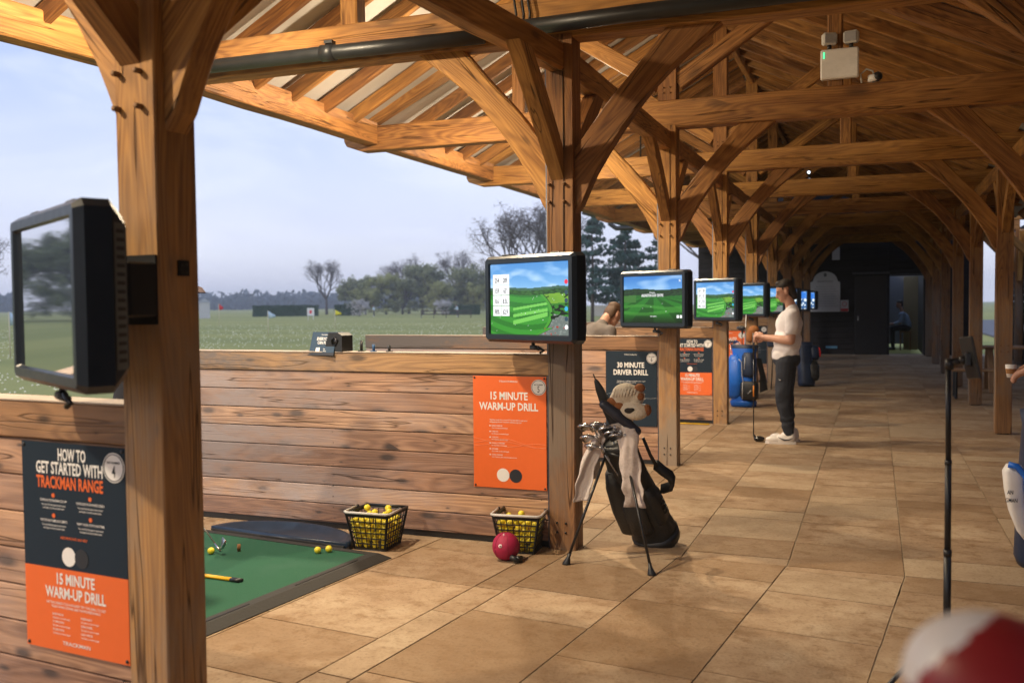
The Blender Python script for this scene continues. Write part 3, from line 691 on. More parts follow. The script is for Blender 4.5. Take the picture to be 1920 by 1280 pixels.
def screen(k, rot, dx, dy, label, image, tiles=False, text=False):
    F = Fm(k)
    M = F @ T(dx, dy, 1.575) @ RZ(-rot) @ RX(R(90))      # local x right, y up, z to the viewer
    t = thing('range_screen', label, 'screen', M, 'range screens on the bay posts')
    g = G(); Wf, Hf = .74, .49
    g.loft([rrect(SW, SH, -.014, .004), rrect(SW+.012, SH+.012, 0, .004), rrect(Wf, Hf, 0), rrect(Wf+.035, Hf+.035, -.025, .022), rrect(Wf+.035, Hf+.035, -.095, .022), rrect(Wf-.05, Hf-.05, -.145, .03)], smooth=False, cap=False)
    n = len(g.v); g.f.append(tuple(range(n-8, n))); g.m.append(0); g.r.append(0); g.sm.append(False)
    g.build('casing', CASE, t, M)
    # vent strip with slots on the rear chamfer of each side
    for s in (1, -1):
        a = V((s*(Wf+.035)/2, 0, -.095)); b_ = V((s*(Wf-.05)/2, 0, -.145)); d = (b_-a); nn_ = V((s*.05, 0, -.0425)).normalized()*.0015
        h = .20; g = G(); q = [a+d*.1+V((0, -h, 0))+nn_, a+d*.9+V((0, -h, 0))+nn_, a+d*.9+V((0, h, 0))+nn_, a+d*.1+V((0, h, 0))+nn_]
        g.add([tuple(p) for p in q], [(0, 1, 2, 3)]); vp = g.build('vent_panel', VENTC, t, M)
        g = G()
        for i in range(16):
            y = -h+.025+i*.0235; p = [a+d*.22+V((0, y-.005, 0))+nn_*2, a+d*.78+V((0, y-.005, 0))+nn_*2, a+d*.78+V((0, y+.005, 0))+nn_*2, a+d*.22+V((0, y+.005, 0))+nn_*2]
            g.add([tuple(x) for x in p], [(0, 1, 2, 3)])
        g.build('vent_slots', BLACK, vp, M)
    for x in (-.22, .20): G().cbox((x, Hf/2+.021, -.06), (.08, .012, .05), .004).build('hinge', BLACK, t, M)
    if image: dm = place(bpy.data.objects.new('display', image), t, M @ T(0, 0, -.0135))
    else:
        dm = G().add([(-SW/2, -SH/2, 0), (SW/2, -SH/2, 0), (SW/2, SH/2, 0), (-SW/2, SH/2, 0)], [(0, 1, 2, 3)]).build('display', GLASS, t, M @ T(0, 0, -.0135))
    D = M @ T(0, 0, -.0125)
    if tiles:
        g = G(); tw, th = .072, .061; x0, y0 = -SW/2+.024, SH/2-.062
        vals = ('254', '289', '159', "63'", '8.6', '8.5L', '98%', '62.9'); cap = ('CARRY', 'TOTAL', 'BALL SPEED', 'HEIGHT', 'LAUNCH', 'SIDE', 'CLUB', 'SPIN')
        for i in range(8):
            cx, cy = x0+tw/2+(i % 2)*(tw+.003), y0-th/2-(i//2)*(th+.003); g.box((cx, cy, 0), (tw, th, .0004))
        g.build('tile', EMW, dm, D); g = G()
        for i in range(8):
            cx, cy = x0+tw/2+(i % 2)*(tw+.003), y0-th/2-(i//2)*(th+.003)
            txtmesh(g, vals[i], cx, cy-.019, .040, sx=.66, bold=.03, M=T(0, 0, .0006)); txtmesh(g, cap[i], cx, cy+.020, .007, sx=.7, bold=0, M=T(0, 0, .0006))
        g.build('tile_text', EMD, dm, D)
        for i, (y, mm) in enumerate(((.095, EMR), (.035, EMB), (-.012, EMB), (-.060, EMC), (-.118, EMB), (-.165, EMW))):
            G().tube([(SW/2-.022, y, 0), (SW/2-.022, y, .0006)], .0135, 20, smooth=False).build('icon', mm, dm, D)
    if text:
        g = G(); txtmesh(g, 'Welcome to', 0, .058, .016, sx=.8, M=D.inverted() @ D); txtmesh(g, 'ARLINGTON GOLF CENTRE', 0, .026, .034, wmax=.25, bold=.04)
        txtmesh(g, 'TRACKMAN', .01, -.158, .012, wmax=.075); txtmesh(g, '06', SW/2-.028, .155, .030, sx=.7)
        for x in (SW/2-.05, SW/2-.016): g.box((x, -.155, 0), (.024, .026, .0004))
        g.build('screen_text', EMW, dm, D)
    # latch under the casing and the arm to the post
    g = G(); g.tube([(-.01, -Hf/2-.022, -.06), (.015, -Hf/2-.05, -.045), (.045, -Hf/2-.055, -.06)], .011, 8); g.cbox((.005, -Hf/2-.045, -.05), (.05, .026, .03), .006); g.tube([(.04, -Hf/2-.04, -.05), (.085, -Hf/2-.065, -.055), (.06, -Hf/2-.075, -.05)], .009, 8)
    g.build('latch', BLACK, t, M)
    P = F @ T(-.088, 0, 1.6); g = G(); g.cbox((0, -.055, 0), (.165, .11, .17), .006); g.box((0, -.005, 0), (.165, .008, .22))
    c0 = P.inverted() @ (M @ V((.06, .02, -.13))); g.tube([c0, (-.02, -.07, 0)], .06, 12, smooth=False)
    for z in (.09, -.09):
        g.tube([(-.05, -.07, z), (-.05, -.07, z+(.028 if z > 0 else -.028))], .009, 8); g.tube([(-.05, -.07, z+(.024 if z > 0 else -.030)), (-.05, -.07, z+(.030 if z > 0 else -.024))], .024, 12)
    g.build('mount_arm', BLACK, t, P)
    return t
screen(1, .436, -.17, -.293, 'unlit screen reflecting the range, on the foreground post above sign 4', None)
screen(2, .457, -.19, -.33, 'lit screen with two columns of white number tiles, above the orange sign', gm, tiles=True)
screen(3, .45, -.165, -.33, 'lit screen with the welcome message, above the navy driver drill sign', wm_, text=True)
screen(4, .67, -.11, -.33, 'lit screen with a green course view, fourth along and left of the blue golf bag', gm, tiles=True)
screen(5, .70, -.11, -.33, 'lit screen over the blue golf bag, fifth along the row', gm)
screen(6, .70, -.11, -.33, 'lit screen partly hidden by the face of the standing man', gm)
screen(7, .70, -.11, -.33, 'lit screen just behind the head of the standing man', bm_)
screen(8, .70, -.11, -.33, 'small lit bluish screen between the standing man and the white notice board', bm_)
screen(9, .70, -.11, -.33, 'last and smallest lit screen, next to the white notice board', bm_)
g = G(); g.box((.004, .10, 1.67), (.008, .045, .05)); 
for a in (-.01, .01):
    for c_ in (-.012, .012): g.tube([(.008, .10+a, 1.67+c_), (.0105, .10+a, 1.67+c_)], .004, 8)
g.build('fixing_plate', BLACK, posts[1], Fm(1))

# ------------------------------------------------------------------ things on the partition of bay five
M = Fm(2) @ T(-1.79, .075, 1.2305) @ RZ(-.12)
t = thing('tee_control_box', 'black ball control box with a tilted navy panel, standing on the partition rail', 'control box', M)
g = G(); g.prism([(-.02, 0), (.135, 0), (.135, .11), (.10, .13), (.02, .13)], -.05, .07, ); g.build('body', BLACK, t, M)
Mp = M @ T(-.075, -.062, -.012) @ RX(R(72)); g = G(); g.cbox((0.04, .07, 0), (.215, .165, .006), .002); pn = g.build('panel', flat('panel_navy', (.012, .04, .075), .4), t, Mp)
g = G(); txtmesh(g, 'TRACKMAN', .045, .128, .010, M=T(0, 0, .0036), wmax=.06); txtmesh(g, 'EVERYONE', .045, .092, .030, M=T(0, 0, .0036), wmax=.125, bold=.05); txtmesh(g, 'CAN PLAY', .045, .064, .030, M=T(0, 0, .0036), wmax=.105, bold=.05)
g.box((.005, .022, .0034), (.034, .034, .0005)); txtmesh(g, 'Start', .06, .026, .012, M=T(0, 0, .0036)); txtmesh(g, 'playing', .066, .012, .012, M=T(0, 0, .0036)); g.build('panel_text', PRWHT, pn, Mp)
G().cbox((.035, -.008, .004), (.24, .022, .008), .002).build('ledge', BLACK, pn, Mp)
g = G(); g.tube([(.055, -.052, .05), (.05, -.056, .08), (.075, -.056, .10), (.10, -.054, .075), (.08, -.054, .04), (.055, -.052, .05)], .006, 6); g.tube([(.08, -.052, .07), (.08, -.056, .07)], .022, 12); g.build('fan_guard', DKSTEEL, t, M)
for x, c_, h, lab in ((-1.545, BLACK, .075, 'tall black tee tube standing beside the control box'), (-1.45, flat('blue_tube', (.02, .08, .20), .4), .05, 'small blue tee tube standing on the partition rail'), (-1.33, BLACK, .045, 'short black tee tube standing right of the blue one')):
    Mt = Fm(2) @ T(x, .07, 1.2305); g = G(); g.tube([(0, 0, 0), (0, 0, .006)], .024, 14); g.tube([(0, 0, .006), (0, 0, h)], .010, 12); tag(g.build('tee_tube', c_, None, Mt), lab, 'tee tube')

# ------------------------------------------------------------------ hitting mat with its ball tray
def astro():
    m, nt, b = mat('turf'); t = N(nt, 'TexCoord').outputs['Object']
    a = N(nt, 'TexNoise', {'Vector': t, 'Scale': 230., 'Detail': 3}).outputs['Fac']; q = N(nt, 'TexNoise', {'Vector': t, 'Scale': 6., 'Detail': 5}).outputs['Fac']
    c = mix(nt, a, (.006, .060, .030), (.022, .155, .075)); c = mix(nt, math_(nt, 'MULTIPLY', q, .5), c, (.018, .095, .06))
    c = mix(nt, ramp(nt, N(nt, 'TexNoise', {'Vector': t, 'Scale': 1.6, 'Detail': 6}).outputs['Fac'], (.48, 0.0), (.68, .6)), c, (.055, .135, .095))
    nt.links.new(c, b.inputs['Base Color']); b.inputs['Roughness'].default_value = .9
    bp = N(nt, 'Bump', {'Height': a, 'Strength': 1., 'Distance': .006}); nt.links.new(bp.outputs[0], b.inputs['Normal']); return m
TURF = astro()
M = AM @ T(-.945, -.64, 0)        # corner of the mat; extends to -x and -y
t = thing('hitting_mat', 'green turf hitting mat in a black rubber frame', 'mat', M)
X0, Y0 = -1.75, -1.75; fwid = .11
ro = [(0, 0), (X0, 0), (X0, Y0), (0, Y0)]
def rect(i, z): return [(-i, -i, z), (X0+i, -i, z), (X0+i, Y0+i, z), (-i, Y0+i, z)]
g = G(); g.loft([rect(0, 0), rect(0, .006), rect(.055, .040), rect(fwid, .042), rect(fwid, .030)], cap=False, smooth=False); g.build('frame', RUBBER, t, M)
g = G(); g.box(((X0)/2, Y0/2, .02), (-X0-2*fwid, -Y0-2*fwid, .036)); g.build('turf', TURF, t, M)
for y_, l_ in ((-.52, .55), (-1.35, .4)): g = G(); g.box((-.075, y_, .0415), (.010, l_, .003)); g.build('frame_groove', BLACK, t, M)
M = AM @ T(-1.86, -.640, 0)
t = thing('ball_tray', 'shallow half moon ball tray in dark blue plastic behind the mat', 'tray', M)
TR = flat('tray_plastic', (.012, .026, .055), .32, noise_amt=.5, ns=9)
def moon(s, z, dy=0): return [(s*.57*math.cos(a)*(1.0), dy+.34*s*math.sin(a)**1.0*(1.0), z) for a in [math.pi*i/26 for i in range(27)]]
g = G(); g.loft([moon(1, 0), moon(1, .052), moon(.96, .058, .006), moon(.90, .054, .012), moon(.80, .022, .02), moon(.02, .018, .05)], smooth=True); g.build('tray', TR, t, M)
g = G(); g.box((0, -.003, .02), (1.12, .02, .036)); g.build('lip', RUBBER, t, M)

# ------------------------------------------------------------------ balls, baskets and loose things
bmesh_ball = G().sphere((0, 0, 0), .0214, sub=3).mesh('golf_ball', YEL)
m, nt, b = YEL, YEL.node_tree, YEL.node_tree.nodes['Principled BSDF']
vo = N(nt, 'TexVoronoi', {'Vector': N(nt, 'TexCoord').outputs['Object'], 'Scale': 330.}); bp = N(nt, 'Bump', {'Height': vo.outputs['Distance'], 'Strength': .4, 'Distance': .002}); nt.links.new(bp.outputs[0], b.inputs['Normal'])
def ball(p, label, group=None): return tag(place(bpy.data.objects.new('golf_ball', bmesh_ball), None, Mx.Translation(p) @ RZ(random.random()*6)), label, 'golf ball', group)
ball((-1.425, -.70, .038+.0214), 'yellow golf ball on the turf, left one of the pair near the basket')
ball((-1.375, -.655, .038+.0214), 'yellow golf ball on the turf, right one of the pair near the basket')
ball((-2.035, -.93, .038+.0214), 'yellow golf ball resting against the iron club head on the turf')
g = G(); g.tube([(0, 0, 0), (0, 0, .045)], [.011, .0105], 12); tag(g.build('rubber_tee', flat('tan_rubber', (.30, .13, .04), .6), None, T(-1.915, -.818, .038)), 'short tan rubber tee standing upright in the turf', 'tee')
g = G(); a, b_ = V((-2.3, -1.30, .038+.009)), V((-1.56, -1.345, .038+.009)); g.tube([a, b_], .0075, 10); g.tube([(-2.3, -1.322, .047), (-1.56, -1.362, .047)], .0075, 10)
st = g.build('alignment_stick', flat('stick_yellow', (.85, .48, .015), .4)); tag(st, 'yellow alignment stick lying across the green turf', 'alignment stick')
g = G(); g.tube([b_, b_+V((.07, -.006, 0))], .0105, 10); g.tube([V((-1.56, -1.362, .047)), V((-1.495, -1.366, .047))], .0105, 10); g.build('end_cap', BLACK, st)
def iron_head(g, M, s=1.0, mi=0):
    g.loft([[(x*s, y*s, z*s) for x, y, z in q] for q in (
        [(0, -.004, 0), (.012, -.008, -.012), (.014, .004, -.012), (.004, .006, 0), (.004, .006, .004)],
        [(.03, -.012, -.018), (.034, -.016, -.024), (.034, .004, -.024), (.030, .003, .004), (.028, -.001, .006)],
        [(.062, -.012, -.016), (.064, -.017, -.024), (.064, .005, -.024), (.060, .001, .022), (.058, -.003, .022)],
        [(.080, -.008, -.010), (.082, -.010, -.014), (.082, .003, -.014), (.079, .0, .026), (.077, -.002, .026)])], M=M, mi=mi)
def iron(name, hd, tilt, Ln, label, group=None, grip=True):
    """M maps club axes: origin hosel, +Z up the shaft"""
    t = thing(name, label, 'golf club', tilt, group)
    g = G(); g.tube([(0, 0, -.012), (0, 0, .06)], [.0068, .006], 10); iron_head(g, T(0, 0, 0), 1.0); g.build('head', STEEL, t, tilt)
    G().tube([(0, 0, .06), (0, 0, Ln-.26)], .0045, 8).build('shaft', STEEL, t, tilt)
    if grip: G().tube([(0, 0, Ln-.26), (0, 0, Ln)], [.0095, .0125], 10).build('grip', BLACK, t, tilt)
    return t
iron('iron_club', None, T(-1.985, -.915, .065) @ RZ(-.3) @ RX(R(-10)) @ RY(R(-60)), .88, 'steel iron club lying with its head on the turf beside a ball')

def basket(M, label):
    t = thing('ball_basket', label, 'basket', M, 'black wire ball baskets by the partition')
    bw, tw, h = .105, .145, .235
    def P(u, v, side):         # u in -1..1 along the wall, v height 0..1
        w_ = bw+(tw-bw)*v; q = V((u*w_, -w_, v*h)); return RZ(side*math.pi/2) @ q
    g = G()
    for s in range(4):
        for i in range(8):
            u = -1+2*i/7; wd = .0115 if i in (0, 7) else .0042
            g.tube([P(u, .02, s), P(u, 1, s)], wd*.75, 5, smooth=False)
        for j in range(7):
            v = .03+.90*j/6
            g.tube([P(-1, v, s), P(1, v, s)], .0042, 5, smooth=False)
        for v, r_ in ((1, .009), (.0, .007)): g.tube([P(-1, v, s), P(1, v, s)], r_, 6)
        g.add([tuple(P(-1, .93, s)), tuple(P(1, .93, s)), tuple(P(1, 1, s)), tuple(P(-1, 1, s))], [(0, 1, 2, 3)])
    g.box((0, 0, .006), (2*bw, 2*bw, .008)); g.build('basket', BLACK, t, M)
    g = G(); z = h+.012; a = tw+.012; g.tube([(-a, 0.02, z), (-a, -a+.02, z-.002), (-a+.02, -a, z-.002), (a-.02, -a, z-.002), (a, -a+.02, z-.002), (a, .02, z)], .0085, 8); g.build('handle', LGREY, t, M)
    g = G(); g.tube([(a-.012, .02, h+.01), (a, .02, h+.01)], .014, 10); g.tube([(-a+.012, .02, h+.01), (-a, .02, h+.01)], .014, 10); g.build('hinge', BLACK, t, M)
    return t, bw, tw, h
rb = random.Random(4)
def fill(M, n_layers, label, grp):
    for L_ in range(n_layers):
        z = .034+L_*.037; w_ = .105+.04*z/.235-.026; n_ = 4 if L_ < 2 else 5
        for i in range(n_):
            for j in range(n_):
                if 0 < i < n_-1 and 0 < j < n_-1 and L_ < n_layers-1: continue
                x = -w_+2*w_*i/(n_-1); y = -w_+2*w_*j/(n_-1)
                if L_ == n_layers-1 and rb.random() < .35: continue
                ball(M @ V((x+rb.uniform(-.003, .003), y+rb.uniform(-.003, .003), z+rb.uniform(-.003, .003))), label, grp)
MB1 = T(-1.235, -.30, 0) @ RZ(-KAP+.15); MB2 = T(-.335, -.065, 0) @ RZ(-KAP+.22)
basket(MB1, 'black wire basket heaped with yellow balls at the corner of the green mat')
basket(MB2, 'black wire basket of yellow balls behind the magenta ball, beside the post')
fill(MB1, 5, 'yellow ball inside the basket at the corner of the mat', 'balls in the basket by the mat')
fill(MB2, 5, 'yellow ball inside the basket behind the magenta ball', 'balls in the basket by the post')
for i, (x, y) in enumerate(((.10, -.03), (.06, .04), (.02, -.07), (-.08, .02))):
    ball(MB1 @ V((x, y, .236+.006*(i % 2))), 'yellow ball on top of the heap in the basket by the mat', 'balls heaped over the basket rim')
ball(MB2 @ V((.0, .0, .225)), 'yellow ball on top in the basket behind the magenta ball')
# magenta ball
M = T(-.335, -.335, .085)
t = thing('exercise_ball', 'round magenta fabric ball with a black strap in front of a basket', 'ball', T(-.335, -.335, 0))
MAG = flat('magenta_fabric', (.34, .006, .055), .62, bump=.25, ns=220)
g = G(); g.sphere((0, 0, 0), (.083, .083, .085), sub=4); by = g.build('body', MAG, t, M)
g = G()
for a in (0, math.pi/3, 2*math.pi/3):
    pts = [(RZ(a) @ V((.0838*math.cos(q), 0, .0858*math.sin(q)))) for q in [2*math.pi*i/40 for i in range(41)]]; g.tube(pts, .0012, 4)
g.build('seam', flat('magenta_seam', (.16, .003, .025), .7), by, M)
dd = (V((1.741, -5.6, 1.5))-V((-.335, -.335, .085))).normalized(); Md = M @ (V((dd.x-.40, dd.y+.1, dd.z-.05)).normalized().to_track_quat('Z', 'Y').to_matrix().to_4x4())
g = G(); g.tube([(0, 0, .080), (0, 0, .0855)], .011, 16); g.build('disc', PRWHT, by, Md); g = G(); g.tube([(0, 0, .083), (0, 0, .0862)], .005, 12); g.build('button', MAG, by, Md)
g = G(); txtmesh(g, 'S', 0, -.012, .030, M=T(0, 0, .0875)); g.build('emblem', PRWHT, by, M @ RX(R(24)) @ RZ(.3))
g = G(); g.tube([(.05, -.06, -.045), (.085, -.055, -.06), (.10, -.02, -.068), (.09, .02, -.065)], [.013, .018, .017, .012], 8); g.cbox((.085, -.05, -.06), (.04, .02, .035), .006); g.build('strap', BLACK, t, M)

# ------------------------------------------------------------------ black stand bag with its clubs, towels and covers
FAB = flat('bag_nylon', (.014, .015, .017), .55, bump=.35, ns=60, noise_amt=.35)
FAB2 = flat('bag_nylon_dark', (.008, .009, .012), .5, bump=.3, ns=60)
TOWEL = flat('towel', (.62, .55, .52), .95, bump=.8, ns=160, noise_amt=.2)
def towel_mat():
    m, nt, b = mat('soiled_towel'); t = N(nt, 'TexCoord').outputs['Object']
    a = N(nt, 'TexNoise', {'Vector': t, 'Scale': 9., 'Detail': 6, 'Roughness': .7}).outputs['Fac']; q = N(nt, 'TexNoise', {'Vector': t, 'Scale': 300., 'Detail': 2}).outputs['Fac']
    c = mix(nt, ramp(nt, a, (.48, 0.0), (.70, .75)), (.62, .54, .51), (.16, .10, .065)); nt.links.new(c, b.inputs['Base Color']); b.inputs['Roughness'].default_value = .95
    bp = N(nt, 'Bump', {'Height': q, 'Strength': .8, 'Distance': .006}); nt.links.new(bp.outputs[0], b.inputs['Normal']); return m
TOWEL2 = towel_mat()
def axisM(o, top, xdir=V((1, 0, 0))):
    z = (V(top)-V(o)).normalized(); x = (xdir-z*xdir.dot(z)).normalized(); y = z.cross(x)
    return Mx(((x.x, y.x, z.x, o[0]), (x.y, y.y, z.y, o[1]), (x.z, y.z, z.z, o[2]), (0, 0, 0, 1)))
def ribbon(pts, wid, th=.007, fold=.010, nf=2, n=14, m_=None, seed=0):
    """hanging cloth: centre line pts, width direction wid"""
    g = G(); rings = []; rr = random.Random(seed); ph = rr.random()*6
    for i, p in enumerate(pts):
        p = V(p); wd = V(wid)*(1+.12*math.sin(i*1.3+ph)); d = (V(pts[min(i+1, len(pts)-1)])-V(pts[max(i-1, 0)])).normalized(); nn_ = d.cross(wd).normalized()
        a = []; b_ = []
        for j in range(n+1):
            u = j/n*2-1; o = nn_*(fold*math.sin(u*nf*1.57+ph+i*.25)+fold*.5*math.sin(u*6+i*.5)); a.append(tuple(p+wd*u*.5+o+nn_*th/2)); b_.append(tuple(p+wd*u*.5+o-nn_*th/2))
        rings.append(a+b_[::-1])
    g.loft(rings); return g
BB, BT = V((.435, .345, .0)), V((.285, -.02, .70))
MB = axisM((BB.x, BB.y, .055), BT); BL = (BT-V((BB.x, BB.y, .055))).length
t = thing('stand_bag', 'black stand golf bag leaning on two thin legs beside the second post', 'golf bag', T(BB.x, BB.y, 0))
rings = []
for z, rx, ry, ox, oy in ((-.03, .098, .092, 0, 0), (.0, .108, .100, 0, 0), (.06, .110, .102, 0, 0), (.16, .102, .098, .0, 0), (.30, .104, .094, -.005, 0), (.45, .098, .092, -.01, 0), (.58, .094, .09, -.01, 0), (BL-.05, .092, .088, -.008, 0), (BL, .096, .092, -.006, 0)):
    q_ = 1.32-.22*max(0, z)/BL; rings.append([tuple(V(p)+V((.006*math.sin(i*2.3+z*31), .006*math.cos(i*1.7+z*23), 0))) for i, p in enumerate(ring((ox-.005, oy, z), rx*q_, ry*q_*.9, 28, sq=2.4))])
g = G(); g.loft(rings); g.build('body', FAB, t, MB)
G().loft([ring((0, 0, -.045), .135, .112, 24, sq=2.4), ring((0, 0, -.03), .150, .125, 24, sq=2.4), ring((0, 0, .035), .152, .127, 24, sq=2.4)]).build('base', BLACK, t, MB)
g = G(); g.loft([ring((-.006, 0, BL-.03), .100, .096, 24, sq=2.4), ring((-.006, 0, BL+.02), .106, .102, 24, sq=2.4), ring((-.006, 0, BL+.022), .090, .086, 24, sq=2.4), ring((-.006, 0, BL-.03), .088, .084, 24, sq=2.4)], cap=False); g.build('rim', FAB2, t, MB)
# long pocket on the camera side, small pouch, straps
g = G(); g.loft([ring((-.02, -.095, .10), .05, .02, 18, sq=3), ring((-.02, -.115, .14), .072, .035, 18, sq=3), ring((-.02, -.112, .34), .070, .032, 18, sq=3), ring((-.02, -.095, .40), .05, .018, 18, sq=3)]); pk = g.build('pocket', FAB, t, MB)
g = G(); g.tube([(-.085, -.125, .14), (-.088, -.128, .24), (-.082, -.122, .35)], .0025, 6); g.build('zip', DKSTEEL, pk, MB)
g = G(); g.loft([ring((-.105, -.05, z), rx, ry, 20, sq=2.8) for z, rx, ry in ((.10, .05, .05), (.13, .075, .075), (.30, .078, .08), (.48, .06, .065), (.58, .03, .04))]); pk = g.build('side_pocket', FAB, t, MB)
g = G(); g.tube([(-.17, -.085, .16), (-.175, -.09, .30), (-.155, -.08, .46)], .003, 6); g.build('zip', DKSTEEL, pk, MB)
g = G(); g.loft([ring((.085, -.03, .14), .03, .05, 16, sq=3), ring((.105, -.03, .18), .04, .07, 16, sq=3), ring((.10, -.03, .36), .036, .065, 16, sq=3), ring((.085, -.03, .42), .02, .05, 16, sq=3)]); pk = g.build('pocket', FAB, t, MB)
g = G()
for q in (.22, .25, .29): g.tube([(.14, -.06, q), (.155, -.05, q+.01), (.145, -.02, q+.02)], .006, 6)
g.build('buckle', BLACK, pk, MB)
g = G(); g.tube([(.435, -.01, .73), (.47, .03, .62), (.505, .06, .545)], [.010, .011, .012], 8); g.loft([[tuple(V(c)+V(d)) for d in ((-.012, 0, -.028), (.012, 0, -.028), (.018, .01, .028), (-.008, .01, .028))] for c in ((.495, .05, .56), (.53, .07, .525), (.575, .09, .49), (.59, .10, .455), (.575, .11, .42), (.52, .12, .40))], smooth=True); g.build('shoulder_strap', FAB2, t)
LEGM = flat('leg_black', (.014, .014, .016), .3)
for a, b_ in (((.225, -.09, .63), (.04, -.313, .012)), ((.355, -.09, .60), (.565, -.364, .012))):
    g = G(); g.tube([a, V(a).lerp(V(b_), .96)], .0085, 10); lg = g.build('leg', LEGM, t)
    e = V(b_); g = G(); g.loft([ring((e.x, e.y, 0), .026, .019, 14), ring((e.x, e.y, .010), .025, .018, 14), ring(tuple(e.lerp(V(a), .05)), .012, .012, 14), ring(tuple(e.lerp(V(a), .09)), .010, .010, 14)]); g.build('rubber_foot', BLACK, lg)
g = G(); g.tube([(.22, -.095, .645), (.36, -.095, .615)], .012, 8); g.build('leg_bracket', BLACK, t)
t2 = thing('pouch', 'small beige and orange pouch clipped to the black stand bag', 'pouch', T(.16, -.07, .5))
blob('pouch', [('s', (.145, -.06, .56), (.035, .03, .07)), ('s', (.15, -.06, .53), (.032, .03, .06))], .006, flat('beige', (.40, .34, .28), .7), t2)
g = G()
for i in range(4): g.tube([(.095+.008*i, -.09, .63-.004*i), (.098+.008*i, -.098, .56), (.108+.007*i, -.09, .485)], .0045, 6)
g.build('orange_band', flat('orange_band', (.85, .09, .02), .6), t2)
for nm, pts, wid, m_, lab, sd in (
    ('towel', [(.285, -.03, .80), (.235, -.07, .79), (.20, -.10, .75), (.155, -.11, .66), (.115, -.12, .55), (.095, -.12, .46), (.082, -.12, .38), (.08, -.12, .345)], (.095, .03, .02), TOWEL, 'pale towel draped over the left side of the black stand bag', 1),
    ('towel', [(.30, -.02, .80), (.345, -.085, .80), (.365, -.115, .76), (.372, -.125, .66), (.385, -.125, .55), (.395, -.13, .46), (.408, -.13, .40), (.412, -.13, .33)], (.120, .01, .0), TOWEL2, 'dirt stained pale towel hanging down the front of the black stand bag', 2)):
    mid = []
    for i in range(len(pts)-1):
        for q in range(3): mid.append(tuple(V(pts[i]).lerp(V(pts[i+1]), q/3)))
    mid.append(pts[-1]); tag(ribbon(mid, wid, m_=m_, seed=sd).build(nm, m_), lab, 'towel')
ih = [((.165, -.15, .800), .9, -1), ((.190, -.165, .742), .7, -1), ((.215, -.175, .682), 1.0, -1), ((.225, -.10, .815), .4, -1), ((.29, -.12, .80), .2, 1), ((.325, -.12, .775), .3, 1), ((.355, -.125, .755), .5, 1)]
labs = ['iron in the stand bag, uppermost of the left cluster', 'iron in the stand bag, middle one of the left cluster', 'iron in the stand bag, lowest of the left cluster', 'iron in the stand bag, innermost of the left cluster', 'iron in the stand bag beside the stained towel, farthest left of three', 'iron in the stand bag beside the stained towel, middle one of three', 'iron in the stand bag beside the stained towel, touching the cloth']
for i, ((x, y, z), a, s) in enumerate(ih):
    h = V((x, y, z)); foot = MB @ V((.02*(i-3), .0, .12))
    Mi = axisM(h, foot, V((-1 if s < 0 else -1, -.3, -.2)).normalized()) @ RZ(a*.6)
    t2 = thing('iron_club', labs[i], 'golf club', Mi); Ln = (foot-h).length
    g = G(); g.tube([(0, 0, -.012), (0, 0, .06)], [.0068, .006], 10); iron_head(g, Mx.Identity(4), 1.3); g.build('head', STEEL, t2, Mi)
    G().tube([(0, 0, .06), (0, 0, Ln)], .0045, 8).build('shaft', STEEL, t2, Mi)
# folded umbrella and two covered woods
t2 = thing('umbrella', 'folded black umbrella standing tallest in the stand bag', 'umbrella', T(.145, -.02, 1.07))
Mu = axisM((.142, -.03, 1.085), (.30, .06, .66)); g = G()
g.loft([ring((0, 0, z), r_*1.25, r_*.7, 14) for z, r_ in ((0, .003), (.02, .012), (.07, .021), (.14, .027), (.22, .030), (.30, .026), (.34, .02), (.45, .012))]); g.build('canopy', FAB2, t2, Mu)
G().tube([(0, 0, -.03), (0, 0, .03)], .004, 6).build('tip', DKSTEEL, t2, Mu)
t2 = thing('headcover', 'long dark club cover lying slantwise across the stand bag opening', 'headcover', T(.30, -.06, .85))
blob('cover', [('c', (.215, -.10, .935), .030, (.30, -.09, .87), .036), ('c', (.30, -.09, .87), .034, (.41, -.06, .775), .028)], .008, flat('navy_cover', (.012, .016, .032), .45), t2)
CREAM = flat('cream_wool', (.64, .56, .45), .95, bump=1., ns=120, noise_amt=.15); BROWN = flat('brown_wool', (.27, .10, .035), .95, bump=1., ns=120, noise_amt=.2)
t2 = thing('headcover', 'cream and brown knitted animal club cover on top of the stand bag', 'headcover', T(.36, -.03, .9))
cv = blob('knit_cover', [('s', (.335, -.03, 1.0), (.085, .07, .062)), ('s', (.295, -.03, .965), (.06, .06, .055)), ('s', (.40, -.03, .985), (.05, .055, .06)), ('s', (.405, -.075, .895), (.078, .055, .052)), ('s', (.36, -.06, .90), (.055, .055, .045)), ('c', (.36, -.01, .92), .035, (.31, .03, .70), .022)], .007, CREAM, t2)
for c_, r_ in (((.262, -.065, .945), (.038, .030, .034)), ((.300, -.075, .925), (.034, .022, .026)), ((.425, -.05, 1.035), (.034, .030, .028)), ((.425, -.06, .985), (.03, .022, .026)), ((.472, -.06, .905), (.026, .042, .036))):
    blob('knit_patch', [('s', c_, r_)], .005, BROWN, cv)
blob('knit_nose', [('s', (.375, -.125, .905), (.028, .012, .018)), ('s', (.395, -.128, .912), (.018, .010, .012))], .004, flat('dark_wool', (.02, .015, .012), .9), cv)
g = G()
for i in range(9):
    x = .27+.018*i; g.tube([(x, -.03-.071*max(.2, 1-((x-.335)/.1)**2)**.5, .975+.003*i), (x+.012, -.03-.06*max(.2, 1-((x-.335)/.1)**2)**.5, 1.03)], .0055, 6)
g.build('knit_ribs', CREAM, cv)

